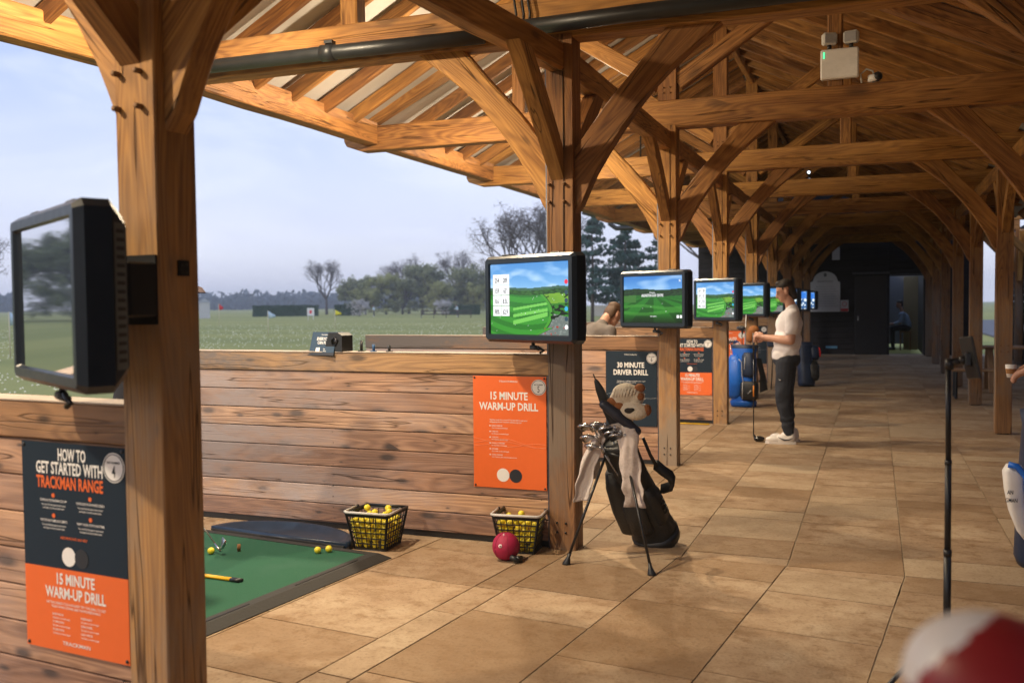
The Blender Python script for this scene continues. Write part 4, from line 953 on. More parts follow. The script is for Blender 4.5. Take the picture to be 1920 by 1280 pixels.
# ------------------------------------------------------------------ other golf bags
BLUE = flat('bag_blue', (.005, .13, .62), .42, noise_amt=.12, ns=20); NAVY = flat('bag_navy', (.008, .022, .062), .5, bump=.2); SILV = flat('zip_silver', (.5, .5, .5), .4); TEAL = flat('bag_teal', (.02, .26, .44), .45)
M = T(-.075, 8.66, 0) @ RZ(-.2) @ RX(R(-3))
t = thing('cart_bag', 'bright blue and black cart bag standing left of the standing man', 'golf bag', M)
g = G(); g.loft([ring((0, 0, z), rx, ry, 28, sq=2.8) for z, rx, ry in ((0, .17, .15), (.04, .18, .16), (.10, .17, .15), (.30, .17, .16), (.55, .18, .16), (.78, .165, .15), (.86, .18, .16), (.90, .17, .15))]); g.build('body', BLUE, t, M)
g = G(); g.loft([ring((-.10, -.10, z), rx, ry, 20, sq=2.8) for z, rx, ry in ((.12, .06, .06), (.18, .11, .10), (.45, .135, .115), (.66, .12, .10), (.76, .07, .06))]); pk = g.build('side_pocket', BLUE, t, M)
g = G(); g.tube([(-.01, -.225, .70), (.03, -.21, .66), (.035, -.19, .45), (.06, -.17, .30)], .006, 6); g.build('zip', SILV, pk, M)
g = G(); g.loft([ring((.12, -.11, z), rx, ry, 20, sq=3) for z, rx, ry in ((.10, .10, .06), (.16, .13, .09), (.34, .13, .09), (.38, .10, .07))]); pk = g.build('ball_pocket', FAB, t, M)
g = G(); g.tube([(.05, -.205, .12), (.05, -.208, .36)], .006, 6); g.tube([(.13, -.205, .20), (.18, -.205, .25)], .006, 6); g.build('zip', SILV, pk, M)
g = G(); g.loft([ring((.10, -.12, z), rx, ry, 18, sq=3) for z, rx, ry in ((.44, .07, .05), (.50, .10, .07), (.74, .09, .07), (.80, .06, .05))]); pk = g.build('chest_pocket', NAVY, t, M)
g = G(); g.tube([(.07, -.195, .55), (.075, -.195, .74)], .005, 6); g.build('zip', SILV, pk, M)
g = G(); g.loft([[(.20, -.06, .72), (.24, .04, .72), (.235, .045, .72), (.195, -.055, .72)], [(.27, -.09, .45), (.32, .03, .45), (.315, .035, .45), (.265, -.085, .45)], [(.28, -.10, .22), (.36, .0, .26), (.355, .005, .26), (.275, -.095, .22)]], smooth=False); g.build('rain_hood', FAB, t, M)
G().loft([ring((0, 0, .86), .185, .165, 24, sq=2.8), ring((0, 0, .915), .185, .165, 24, sq=2.8), ring((0, 0, .915), .165, .145, 24, sq=2.8), ring((0, 0, .87), .165, .145, 24, sq=2.8)], cap=False).build('rim', NAVY, t, M)
G().loft([ring((0, 0, .0), .175, .155, 24, sq=2.8), ring((0, 0, .07), .19, .17, 24, sq=2.8), ring((0, 0, .09), .18, .16, 24, sq=2.8)]).build('base', BLUE, t, M)
def wood_club(M, lab, m_, rx=.06):
    t2 = thing('wood_club', lab, 'golf club', M); blob('head', [('s', (.03, 0, .02), (rx, .052, .036)), ('c', (0, 0, 0), .022, (0, 0, -.07), .012)], .007, m_, t2, M); G().tube([(0, 0, -.06), (0, 0, -.5)], .006, 8).build('shaft', DKSTEEL, t2, M); return t2
wood_club(M @ T(-.03, -.02, 1.14) @ RZ(2.6), 'black club head with white top standing tallest in the blue bag', flat('black_white_head', (.03, .03, .035), .3), .085)
t2 = thing('headcover', 'tan brown club cover on a club in the blue bag', 'headcover', M @ T(.13, -.06, 1.08)); blob('cover', [('c', (.10, -.06, 1.0), .06, (.15, -.08, 1.12), .075), ('s', (.17, -.08, 1.14), (.07, .06, .06))], .009, flat('tan_cover', (.33, .12, .03), .7), t2, M)
for i, (x, z) in enumerate(((-.19, .955), (-.13, .95), (-.06, .95))):
    Mi = M @ T(x, -.05, z) @ RZ(2.9+.3*i) @ RX(R(180)); t2 = thing('iron_club', 'steel iron head at the rim of the blue bag, %s of three' % ('left', 'middle', 'right')[i], 'golf club', Mi); g = G(); g.tube([(0, 0, -.01), (0, 0, .05)], .0065, 8); iron_head(g, Mx.Identity(4), 1.25); g.build('head', STEEL, t2, Mi); G().tube([(0, 0, .05), (0, 0, .5)], .005, 6).build('shaft', STEEL, t2, Mi)
g = G(); g.tube([M @ V((-.02, .05, .7)), M @ V((.0, .05, 1.36))], .0075, 8); tag(g.build('alignment_stick', PRWHT), 'thin white stick standing upright in the blue bag', 'alignment stick')
M = T(.58, 12.35, 0) @ RZ(.3) @ RX(R(-12))
t = thing('stand_bag', 'dark navy golf bag with a red flash on the floor behind the standing man', 'golf bag', M)
g = G(); g.loft([ring((0, 0, z), rx, ry, 22, sq=2.6) for z, rx, ry in ((0, .13, .12), (.05, .15, .13), (.4, .14, .13), (.74, .13, .12), (.8, .14, .13))]); g.build('body', NAVY, t, M)
g = G(); g.loft([ring((.13, -.05, z), rx, ry, 18, sq=3) for z, rx, ry in ((.10, .06, .06), (.16, .09, .09), (.36, .10, .09), (.46, .06, .05))]); g.build('pocket', FAB, t, M)
g = G(); g.loft([ring((.16, -.05, z), rx, ry, 18, sq=3) for z, rx, ry in ((.48, .05, .06), (.52, .08, .08), (.68, .08, .07), (.74, .04, .04))]); pk = g.build('pocket', NAVY, t, M)
g = G(); g.tube([(.235, -.09, .70), (.25, -.09, .62), (.245, -.09, .53)], .014, 8); g.build('red_flash', flat('red_flash', (.75, .02, .03), .5), pk, M)
M = T(.05, 11.6, 0); t = thing('rack_stand', 'thin black folding legs standing on the floor left of the standing man', 'stand', M)
g = G(); g.tube([(-.02, 0, 0), (.02, 0, .75)], .010, 6); g.build('leg', BLACK, t, M); g = G(); g.tube([(.10, .02, 0), (.03, 0, .75)], .010, 6); g.build('leg', BLACK, t, M); g = G(); g.cbox((.02, 0, .80), (.20, .10, .11), .02); g.build('tray', NAVY, t, M)
# white and blue bag at the right
M = T(2.655, .55, 0) @ RZ(.15) @ RY(R(2)); t = thing('tour_bag', 'white and blue golf bag with a navy strap, cut by the right edge', 'golf bag', M)
g = G(); g.loft([ring((0, 0, z), rx, ry, 24, sq=2.6) for z, rx, ry in ((0, .13, .13), (.05, .15, .14), (.45, .15, .14), (.82, .14, .13), (.9, .155, .145))]); g.build('body', NAVY, t, M)
def panel(x0, zs, m_, nm, y=-.10, w_=.10, th=.06):
    g = G(); g.loft([ring((x0+dx, y, z), w_*k, th*k, 20, sq=3.2) for z, k, dx in zs]); return g.build(nm, m_, t, M)
pk = panel(-.215, [(.16, .25, .10), (.22, .55, .07), (.34, .78, .035), (.46, .86, .012), (.56, .88, 0), (.60, .6, 0)], PRWHT, 'white_pocket', w_=.062, y=-.115)
g = G(); txtmesh(g, 'AN', -.02, .44, .032, M=RX(R(90)), bold=.05); txtmesh(g, 'GMAN', -.012, .395, .032, M=RX(R(90)), bold=.05); g.build('lettering', NAVY, pk, M @ T(-.222, -.176, 0))
g = G(); g.tube([(-.255, -.16, .605), (-.215, -.175, .60), (-.165, -.185, .54), (-.15, -.185, .40), (-.125, -.18, .28), (-.07, -.16, .17), (-.02, -.15, .11)], .018, 8); g.build('piping', BLUE, t, M)
g = G(); g.tube([(-.16, -.16, .74), (-.115, -.185, .62), (-.105, -.185, .40), (-.08, -.18, .27), (-.02, -.16, .16)], .022, 8); g.build('piping', BLUE, t, M)
pk = panel(.0, [(.14, .6, .02), (.2, .9, 0), (.50, 1.0, 0), (.56, .85, 0)], TEAL, 'teal_pocket', y=-.115, w_=.10)
panel(.0, [(.56, .85, 0), (.60, .95, 0), (.68, .9, 0), (.72, .5, 0)], PRWHT, 'top_pocket', y=-.115, w_=.10)
g = G(); g.loft([[(-.12, -.10, .70), (-.05, -.12, .70), (-.05, -.11, .70), (-.12, -.09, .70)], [(-.135, -.11, .95), (-.06, -.13, .95), (-.06, -.12, .95), (-.135, -.10, .95)], [(-.10, -.08, 1.05), (-.03, -.1, 1.05), (-.03, -.09, 1.05), (-.10, -.07, 1.05)]], smooth=False); g.build('strap', NAVY, t, M)
G().tube([(-.10, -.12, .80), (-.105, -.125, .84)], .02, 12).build('strap_ring', SILV, t, M)
M2 = M @ T(-.10, -.03, 1.1); t2 = thing('headcover', 'tall dark navy club cover in the white and blue bag', 'headcover', M2); blob('cover', [('c', (0, 0, -.1), .04, (.0, 0, .22), .055), ('s', (-.005, 0, .28), (.07, .06, .07))], .01, NAVY, t2, M2)

# ------------------------------------------------------------------ tripod pole with a phone
M = T(1.995, -1.80, 0); t = thing('selfie_tripod', 'tall thin black tripod pole with a phone clamp on top', 'tripod', M)
g = G(); g.tube([(0, 0, .30), (0, 0, .62)], .0135, 12); g.tube([(0, 0, .62), (0, 0, .95)], .0115, 12); g.tube([(0, 0, .95), (-.003, 0, 1.30)], .0098, 12); g.tube([(0, 0, .60), (0, 0, .625)], .0145, 12); g.tube([(0, 0, .94), (0, 0, .957)], .0125, 12); g.build('pole', BLACK, t, M)
for a in (3.75, 5.84, 1.65):
    g = G(); g.tube([(.015*math.cos(a), .015*math.sin(a), .345), (.40*math.cos(a), .40*math.sin(a), .008)], .009, 8); g.tube([(.0, 0, .345), (.02*math.cos(a), .02*math.sin(a), .35)], .018, 8); g.build('leg', BLACK, t, M)
g = G(); g.tube([(0, 0, .32), (0, 0, .36)], .022, 12); g.build('hub', BLACK, t, M)
g = G(); g.tube([(0, 0, 1.29), (.0, 0, 1.33)], .016, 10); g.tube([(0, 0, 1.315), (.045, 0, 1.325)], .013, 10); g.sphere((.045, 0, 1.325), .018); g.cbox((.062, 0, 1.33), (.022, .05, .05), .004); g.build('clamp', BLACK, t, M)
Mp = M @ T(.068, -.01, 1.335) @ RY(R(-11)) @ RZ(.55); tp = thing('phone', 'dark phone held upright in the clamp of the tripod pole', 'phone', Mp)
G().cbox((0, 0, 0), (.010, .075, .155), .004).build('body', BLACK, tp, Mp); G().box((-.0053, 0, 0), (.0008, .068, .146)).build('display', BLACK, tp, Mp)

# ------------------------------------------------------------------ red and white driver cover close to the camera
dcam = -fw
def cp(px, py, dist): return V((1.741, -5.601, 1.5437)) + (fw+r2*((px-960)/f)-u2*((py-640)/f))*dist
DRED = flat('cover_red', (.22, .006, .012), .45, noise_amt=.25, ns=12)
M = T(1.842, -4.765, 1.224) @ RZ(-.367) @ RX(R(-18)) @ RY(R(20))
t = thing('driver_club', 'large blurred white and red driver head close to the camera at the lower right', 'golf club', M)
hd = []
def crown(u, v):      # u around, v 0..1 from the pole
    return (.090*math.cos(u)*math.sin(v*1.57)*(1+.10*math.cos(u)), .085*math.sin(u)*math.sin(v*1.57), .064*math.cos(v*1.57))
def shell(v0, v1, u0, u1, nu=40, nv=10, off=0.0):
    return [[tuple(V(crown(u0+(u1-u0)*i/nu, v0+(v1-v0)*j/nv))*(1+off)) for i in range(nu+1)] for j in range(nv+1)]
g = G()
rows = [[V(crown(2*math.pi*i/96, .02+.98*j/40)) for i in range(96)] for j in range(41)]
rows += [[V((p.x*s_, p.y*s_, z_)) for p in rows[40]] for s_, z_ in ((1.0, -.006), (.96, -.022), (.80, -.036), (.3, -.044))]
fsel = lambda p: 0 if (p.x*.55 - p.y*.83) < -.012 - .0 else 1
g2 = [[tuple(p) for p in r_] for r_ in rows]
g.loft(g2)
seam_p = V((1.797, -4.781, 1.2625)); seam_n = V((-.685, .278, .674))      # the seam between the white and the red panel
for i, q in enumerate(g.f):
    c_ = sum((V(g.v[j]) for j in q), V())/len(q)
    g.m[i] = 0 if (M @ c_-seam_p).dot(seam_n) > 0 else 1
    if c_.z < -.030: g.m[i] = 2
g.build('head', [flat('cover_white', (.62, .60, .62), .45, noise_amt=.05), DRED, RUBBER], t, M)
g = G()
for i, s in enumerate('MADE'):
    txtmesh(g, s, 0, 0, .026, sx=.8, bold=.04, M=T(-.012+.004*i, -.042+.026*i, .0545-.9*((-.042+.026*i)**2)*8*.9-.0006) @ RZ(R(72)))
g.build('lettering', flat('letter_pink', (.55, .25, .27), .5), t, M)
g = G(); g.tube([(.06, .02, -.02), (.085, .03, -.09), (.09, .035, -.75)], [.012, .008, .006], 10); g.build('shaft', DKSTEEL, t, M)

# ------------------------------------------------------------------ people
HAIR = flat('dark_hair', (.018, .011, .008), .6, bump=.6, ns=140); HAIRB = flat('brown_hair', (.075, .034, .014), .6, bump=.6, ns=140)
def cloth(name, c, s=26): return flat(name, c, .85, bump=.35, ns=s, noise_amt=.10)
def head_prims(c, tilt=0.0):
    Hm = Mx.Translation(c) @ RY(tilt)
    e = lambda p, r_: ('s', tuple(Hm @ V(p)), r_, None)
    out = []
    for p, r_ in (((0, 0, .035), (.094, .074, .088)), ((.03, 0, -.03), (.066, .058, .085)), ((.062, 0, -.075), (.034, .036, .032)), ((.078, 0, .01), (.022, .045, .05)), ((.102, 0, -.012), (.016, .013, .026)), ((.110, 0, -.026), (.016, .016, .013)), ((.088, 0, -.055), (.018, .024, .012)), ((.085, 0, .022), (.016, .048, .010)), ((-.006, .076, -.01), (.020, .010, .031)), ((-.006, -.076, -.01), (.020, .010, .031))):
        out.append(('s', (0, 0, 0), r_, Hm @ T(*p)))
    return out
def hand_prims(w_, d, n, s=1.0):
    """palm at wrist w_, fingers along d curling towards n (five unequal bent fingers)"""
    w_, d, n = V(w_), V(d).normalized(), V(n).normalized(); sd_ = d.cross(n)
    out = [('c', w_, .026*s, w_+d*.055*s, .030*s), ('s', tuple(w_+d*.06*s), (.030*s, .030*s, .026*s))]
    for i, (o, l) in enumerate(((-.030, .85), (-.010, 1.0), (.010, .95), (.028, .75))):
        b_ = w_+d*.085*s+sd_*o*s; k1 = b_+d*.030*l*s+n*.012*s; k2 = k1+n*.030*l*s+d*.004*s; k3 = k2+n*.012*s-d*.022*l*s
        out += [('c', b_, .0105*s, k1, .0095*s), ('c', k1, .0095*s, k2, .009*s), ('c', k2, .009*s, k3, .008*s)]
    tb = w_+d*.03*s-sd_*.034*s; out += [('c', tb, .014*s, tb+d*.035*s+n*.02*s-sd_*.008*s, .011*s), ('c', tb+d*.035*s+n*.02*s-sd_*.008*s, .011*s, tb+d*.045*s+n*.045*s+sd_*.012*s, .009*s)]
    return out
# standing man, side on, both hands on the grip of his driver; local +x is the way he faces
M = T(.86, 5.12, 0) @ RZ(R(183))
t = thing('person', 'standing man in a white t-shirt and dark joggers holding a driver upright', 'person', M)
hc = (.030, 0, 1.655)
prims = head_prims(hc, R(20)) + [('c', (-.045, 0, 1.42), .062, (.005, 0, 1.58), .054)]
gx, gz = .375, 1.185
for s in (1, -1):
    sh, el, wr = V((-.045, s*.185, 1.40)), V((-.030, s*.235, 1.125)), V((.265, s*.075, 1.150+.012*s))
    prims += [('c', sh, .058, sh.lerp(el, .55), .052), ('c', sh.lerp(el, .5), .052, el, .043), ('c', el, .044, el.lerp(wr, .35), .046), ('c', el.lerp(wr, .35), .046, wr, .029)]
    prims += hand_prims(wr, (.10, -s*.055, .012+.014*s), (-.2*0, -s*.9, -.2))
prims += [('s', (-.005, 0, 1.25), (.10, .15, .2)), ('s', (.02, 0, 1.0), (.09, .12, .14))]
for s in (1, -1): prims += [('c', (.02, s*.08, .92), .07, (.04, s*.10, .5), .055), ('c', (.03, s*.10, .5), .058, (-.015, s*.10, .09), .042), ('c', (-.015, s*.10, .08), .04, (.10, s*.105, .05), .032)]
body = blob('body', prims, .0085, SKIN, t, M, smooth=3)
hp = Mx.Translation(hc) @ RY(R(20))
blob('hair', [('s', (0, 0, 0), (.092, .079, .070), hp @ T(-.010, 0, .070)), ('s', (0, 0, 0), (.052, .075, .098), hp @ T(-.054, 0, -.004)), ('s', (0, 0, 0), (.04, .055, .05), hp @ T(-.060, 0, -.07)), ('s', (0, 0, 0), (.045, .056, .028), hp @ T(.034, 0, .112)), ('s', (0, 0, 0), (.022, .078, .034), hp @ T(.018, 0, .035))], .008, HAIR, t, M, smooth=2)
g = G()
for s in (1, -1):
    g.sphere(tuple(hp @ V((.090, s*.032, .002))), (.008, .011, .006)); g.tube([hp @ V((.094, s*.014, .026)), hp @ V((.090, s*.036, .031)), hp @ V((.074, s*.056, .024))], .003, 6)
g.build('brows', HAIR, t, M)
SHIRT = cloth('white_cotton', (.76, .73, .75)); JOG = cloth('dark_joggers', (.018, .022, .034))
sp = [('s', (-.005, 0, 1.29), (.142, .180, .17)), ('s', (.012, 0, 1.12), (.150, .172, .18)), ('s', (.035, 0, .98), (.150, .172, .13)), ('c', (.035, 0, .90), .0, (.035, 0, .90), .0), ('s', (-.035, 0, 1.415), (.085, .16, .050)), ('c', (-.045, 0, 1.40), .078, (-.028, 0, 1.475), .066)]
sp = [q for q in sp if not (q[0] == 'c' and q[2] == 0)]
for s in (1, -1):
    sh, el = V((-.045, s*.180, 1.395)), V((-.034, s*.232, 1.125)); sp += [('c', sh, .074, sh.lerp(el, .55), .073), ('c', sh.lerp(el, .5), .072, sh.lerp(el, .62), .071)]
shirt = blob('t_shirt', sp, .011, SHIRT, t, M, smooth=4)
nz = random.Random(5)
for v in shirt.data.vertices:
    c_ = v.co; a_ = NZ.noise(V((c_.x*9, c_.y*9, c_.z*7))); fo = math.sin((c_.z*32+c_.x*26+3*NZ.noise(V((c_.x*5, c_.y*5, c_.z*4)))))
    v.co += v.normal*(.010*a_+.006*max(-.3, fo)*(1 if c_.z < 1.22 else .45))
    if c_.z < .885: v.co.z = .885+(c_.z-.885)*.12
tp_ = [('s', (.022, 0, .92), (.150, .165, .12))]
for s in (1, -1):
    tp_ += [('c', (.025, s*.085, .90), .108, (.045+.012*s, s*.10, .52), .088), ('c', (.045+.012*s, s*.10, .52), .088, (.005, s*.105, .20), .066), ('c', (.005, s*.105, .20), .066, (-.012, s*.105, .125), .056)]
jog = blob('joggers', tp_, .010, JOG, t, M, smooth=4)
for v in jog.data.vertices:
    c_ = v.co; v.co += v.normal*(.009*NZ.noise(V((c_.x*11, c_.y*11, c_.z*8)))+(.006 if c_.z < .30 else .001)*math.sin(c_.z*48+c_.x*30+6*NZ.noise(c_*7)))
g = G(); g.tube([(.075, .195, .70), (.095, .192, .705)], .004, 6); g.build('logo_mark', PRWHT, jog, M)
for s in (1, -1):
    dx = .02 if s > 0 else -.015
    so = blob('shoe', [('c', (-.045+dx, s*.105, .055), .046, (.06+dx, s*.108, .050), .048), ('s', (.135+dx, s*.112, .045), (.085, .048, .040)), ('c', (-.05+dx, s*.105, .06), .046, (-.045+dx, s*.105, .115), .042), ('c', (.0+dx, s*.105, .09), .04, (.07+dx, s*.108, .06), .04)], .008, flat('white_leather', (.72, .68, .66), .5, noise_amt=.05), t, M, smooth=3)
    for v in so.data.vertices:
        if v.co.z < .004: v.co.z = .004
    g = G(); g.loft([[(p.x+dx, s*.105+p.y, z) for p in [V((x, y, 0)) for x, y in ((-.10, -.03), (-.105, 0), (-.10, .03), (-.02, .048), (.09, .054), (.18, .046), (.222, .015), (.222, -.015), (.18, -.046), (.09, -.054), (-.02, -.048))]] for z in (0, .026)], smooth=False); g.build('sole', flat('sole_white', (.66, .62, .60), .6), so, M)
    if s > 0:
        g = G(); y = .105+.050; pts = [(-.075+dx, y-.002, .075), (-.03+dx, y+.003, .052), (.02+dx, y+.004, .048), (.085+dx, y+.006, .078)]; g.tube(pts, [.002, .006, .0085, .002], 6); g.build('side_mark', PRDK, so, M)
Mc = M @ T(.372, 0, 0)
tcl = thing('driver_club', 'black driver held upright on the floor by the standing man', 'golf club', Mc)
g = G(); g.tube([(0, 0, .06), (0, 0, .92)], .0062, 8); g.build('shaft', DKSTEEL, tcl, Mc); g = G(); g.tube([(0, 0, .92), (0, 0, 1.20)], [.010, .013], 10); g.build('grip', BLACK, tcl, Mc)
g = G(); g.tube([(0, 0, .50), (0, 0, .62)], .0075, 8); g.build('shaft_label', flat('orange_label', (.75, .25, .02), .4), tcl, Mc)
blob('head', [('s', (-.06, 0, .033), (.062, .055, .030)), ('c', (0, 0, .075), .010, (-.02, 0, .035), .018), ('s', (-.03, 0, .03), (.03, .05, .026))], .006, flat('driver_black', (.012, .012, .014), .2), tcl, Mc)

def seated(M, lab, top_c, leg_c, hair, seat=.46, lean=0.25, cup=False):
    t = thing('person', lab, 'person', M); hx = math.sin(lean)*.62
    hc = (hx+.05, 0, seat+.80)
    pr = head_prims(hc, R(12)) + [('c', (hx-.02, 0, seat+.55), .055, (hx+.03, 0, seat+.72), .05), ('s', (.02, 0, seat+.1), (.13, .16, .12))]
    for s in (1, -1): pr += [('c', (hx-.02, s*.18, seat+.52), .05, (hx+.02, s*.22, seat+.25), .043), ('c', (hx+.02, s*.22, seat+.25), .042, (hx+.26, s*.12, seat+.20), .03)] + hand_prims((hx+.26, s*.12, seat+.20), (1, -.3*s, 0), (0, -s*.5, -1)) + [('c', (.02, s*.10, seat+.08), .08, (.42, s*.12, seat+.05), .06), ('c', (.42, s*.12, seat+.05), .058, (.40, s*.12, .09), .042), ('c', (.40, s*.12, .06), .042, (.54, s*.13, .045), .035)]
    blob('body', pr, .014, SKIN, t, M, smooth=2)
    hp = Mx.Translation(hc) @ RY(R(12)); blob('hair', [('s', (0, 0, 0), (.092, .079, .070), hp @ T(-.012, 0, .068)), ('s', (0, 0, 0), (.05, .074, .08), hp @ T(-.054, 0, .02))], .012, hair, t, M, smooth=2)
    blob('top', [('c', (0, 0, seat+.14), .15, (hx*.6-.01, 0, seat+.40), .15), ('s', (hx-.03, 0, seat+.48), (.12, .19, .10))]+[q for s in (1, -1) for q in (('c', (hx-.02, s*.175, seat+.52), .068, (hx+.02, s*.215, seat+.27), .06), ('c', (hx+.02, s*.215, seat+.27), .056, (hx+.20, s*.14, seat+.21), .045))], .016, top_c, t, M, smooth=3)
    blob('trousers', [('s', (.02, 0, seat+.09), (.15, .18, .12))]+[q for s in (1, -1) for q in (('c', (.03, s*.10, seat+.09), .10, (.42, s*.12, seat+.06), .078), ('c', (.42, s*.12, seat+.06), .076, (.40, s*.12, .12), .06))], .016, leg_c, t, M, smooth=3)
    for s in (1, -1): blob('shoe', [('c', (.37, s*.12, .055), .05, (.54, s*.13, .045), .042)], .014, BLACK, t, M, smooth=2)
    return t
seated(T(2.66, 26.2, 0) @ RZ(R(180)), 'person in a pale blue top seated in the lit doorway at the far end', cloth('pale_blue', (.30, .40, .55)), JOG, HAIR, seat=.62)
def stander(M, lab, top_c, leg_c, hair, bend=.5, cap=None, hang=False, hz=.30):
    t = thing('person', lab, 'person', M); dx, dz = math.sin(bend), math.cos(bend); P = lambda d, y=0, o=0: V((d*dx+o*dz, y, .95+d*dz-o*dx))
    hc = P(.70, 0, .05); hc = (hc.x, hc.y, hc.z)
    pr = head_prims(hc, bend*.9) + [('c', P(.42), .058, P(.62), .052), ('s', tuple(P(.2)), (.11, .15, .18))]
    for s in (1, -1):
        hd_ = P(.02, s*.20, .10) if hang else P(hz, s*.06, .42); pr += [('c', P(.42, s*.18), .052, P(.2, s*.22, .12), .044), ('c', P(.2, s*.22, .12), .043, hd_, .029)] + hand_prims(hd_, (.6, -.5*s, -.4), (-.2, -s*.6, -.5)) + [('c', (.0, s*.10, .92), .09, (.05, s*.12, .5), .06), ('c', (.05, s*.12, .5), .058, (0, s*.12, .09), .042), ('c', (0, s*.12, .07), .042, (.14, s*.13, .045), .035)]
    blob('body', pr, .013, SKIN, t, M, smooth=2)
    hp = Mx.Translation(hc) @ RY(bend*.9)
    blob('hair', [('s', (0, 0, 0), (.096, .081, .072), hp @ T(-.012, 0, .066)), ('s', (0, 0, 0), (.055, .078, .10), hp @ T(-.052, 0, .0)), ('s', (0, 0, 0), (.035, .055, .05), hp @ T(-.055, 0, -.075))], .010, hair, t, M, smooth=2)
    if cap: 
        cpb = blob('cap', [('s', (0, 0, 0), (.102, .088, .075), hp @ T(-.008, 0, .075))], .010, cap, t, M, smooth=2); g = G(); g.loft([[tuple(hp @ V((x, y, z))) for x, y, z in q] for q in ([(.07, -.07, .06), (.07, .07, .06), (.07, .07, .066), (.07, -.07, .066)], [(.13, -.06, .055), (.13, .06, .055), (.13, .06, .061), (.13, -.06, .061)], [(.175, -.03, .04), (.175, .03, .04), (.175, .03, .045), (.175, -.03, .045)])], smooth=False); g.build('brim', cap, cpb, M)
    blob('top', [('c', P(.36), .12, P(.50), .072), ('c', P(0), .15, P(.34), .15), ('s', tuple(P(.40)), (.13, .20, .10))]+[q for s in (1, -1) for q in (('c', P(.42, s*.175), .068, P(.2, s*.215, .12), .06), ('c', P(.2, s*.215, .12), .056, P(.02, s*.2, .10) if hang else P(.26, s*.12, .32), .046))], .014, top_c, t, M, smooth=3)
    blob('trousers', [('s', (0, 0, .93), (.14, .17, .11))]+[q for s in (1, -1) for q in (('c', (0, s*.09, .9), .10, (.05, s*.12, .5), .08), ('c', (.05, s*.12, .5), .08, (0, s*.12, .12), .062))], .014, leg_c, t, M, smooth=3)
    for s in (1, -1): blob('shoe', [('c', (-.03, s*.12, .055), .05, (.15, s*.13, .045), .042)], .012, WHITE, t, M, smooth=2)
    return t
stander(T(-1.14, 3.84, 0) @ RZ(R(62)), 'person with brown hair and a taupe top bent over beyond the partition of sign 6', cloth('taupe', (.125, .105, .095)), JOG, HAIRB, bend=.76)
stander(T(-1.91, -1.64, 0) @ RZ(R(5)), 'person in a dark cap almost wholly hidden behind the foreground post', cloth('black_top', (.02, .02, .025)), JOG, HAIR, bend=.25, cap=cloth('dark_cap', (.03, .012, .02)), hang=True)
stander(T(3.24, 2.7, 0) @ RZ(R(182)), 'person in dark trousers holding a cup, cut by the right edge', cloth('pink_top', (.30, .20, .20)), JOG, HAIR, bend=.1, hz=.08)
Mcup = T(2.735, 2.69, .935); t = thing('paper_cup', 'paper cup held by the person at the right edge', 'cup', Mcup)
g = G(); g.loft([ring((0, 0, 0), .028, .028), ring((0, 0, .10), .042, .042)]); g.build('cup', PRWHT, t, Mcup); g = G(); g.loft([ring((0, 0, .03), .034, .034), ring((0, 0, .07), .0395, .0395)], cap=False); g.build('sleeve', flat('sleeve_brown', (.32, .16, .06), .8), t, Mcup)

# ------------------------------------------------------------------ fittings on the third tie beam
M = T(1.44, S, 3.47); t = thing('emergency_light', 'white emergency light box with two lamp heads on the third tie beam', 'emergency light', M)
g = G(); g.cbox((0, -.045, .135), (.315, .075, .255), .012); g.build('box', WHITE, t, M)
for x, a in ((-.085, .35), (.095, -.2)):
    Mh = M @ T(x, -.05, .29) @ RZ(a); g = G(); g.cbox((0, 0, .065), (.125, .07, .105), .015); hd_ = g.build('lamp_head', LGREY, t, Mh); g = G(); g.cbox((0, -.036, .065), (.10, .006, .08), .01); g.build('lens', flat('lens', (.32, .32, .34), .15), hd_, Mh); G().tube([(0, 0, -.03), (0, 0, .02)], .018, 10).build('neck', BLACK, hd_, Mh)
g = G(); g.box((-.128, -.084, .21), (.014, .004, .055)); g.build('indicator', flat('green_led', (.02, .2, .08), .4, emit=(.10, .85, .35), es=1.2, noise_amt=0), t, M)
M = T(1.72, S, 3.44); t = thing('dome_camera', 'small white dome camera with a looped cable on the third tie beam', 'camera', M)
g = G(); g.tube([(0, .0, 0), (0, 0, .05)], .05, 16); g.build('base', WHITE, t, M); g = G(); g.sphere((.03, -.02, .035), .042); g.build('dome', BLACK, t, M); g = G(); g.tube([(-.10, .0, -.005), (-.11, 0, .07), (-.06, 0, .11), (-.01, 0, .09), (0, 0, .05)], .008, 6); g.build('cable', LGREY, t, M)
SPOT = flat('spot_glow', (.9, .9, .95), .3, emit=(.85, .92, 1.0), es=2, noise_amt=0)
for (x, y, z), lab in (((.50, 9.60, 3.49), 'small lit spotlight on the fifth tie beam, left of two'), ((.786, 9.60, 3.49), 'small lit spotlight on the fifth tie beam, right of two'), ((1.18, 16.1, 3.49), 'small lit spotlight on a tie beam deep in the shelter'), ((1.99, 19.3, 3.49), 'small lit spotlight nearest the far end wall')):
    M = T(x, y, z); t = thing('spotlight', lab, 'lamp', M); g = G(); g.tube([(0, .04, -.03), (0, 0, .02), (0, -.06, .015)], [.02, .035, .042], 14); g.build('housing', BLACK, t, M); g = G(); g.tube([(0, -.061, .015), (0, -.066, .015)], .022, 16); g.build('lens', SPOT, t, M)

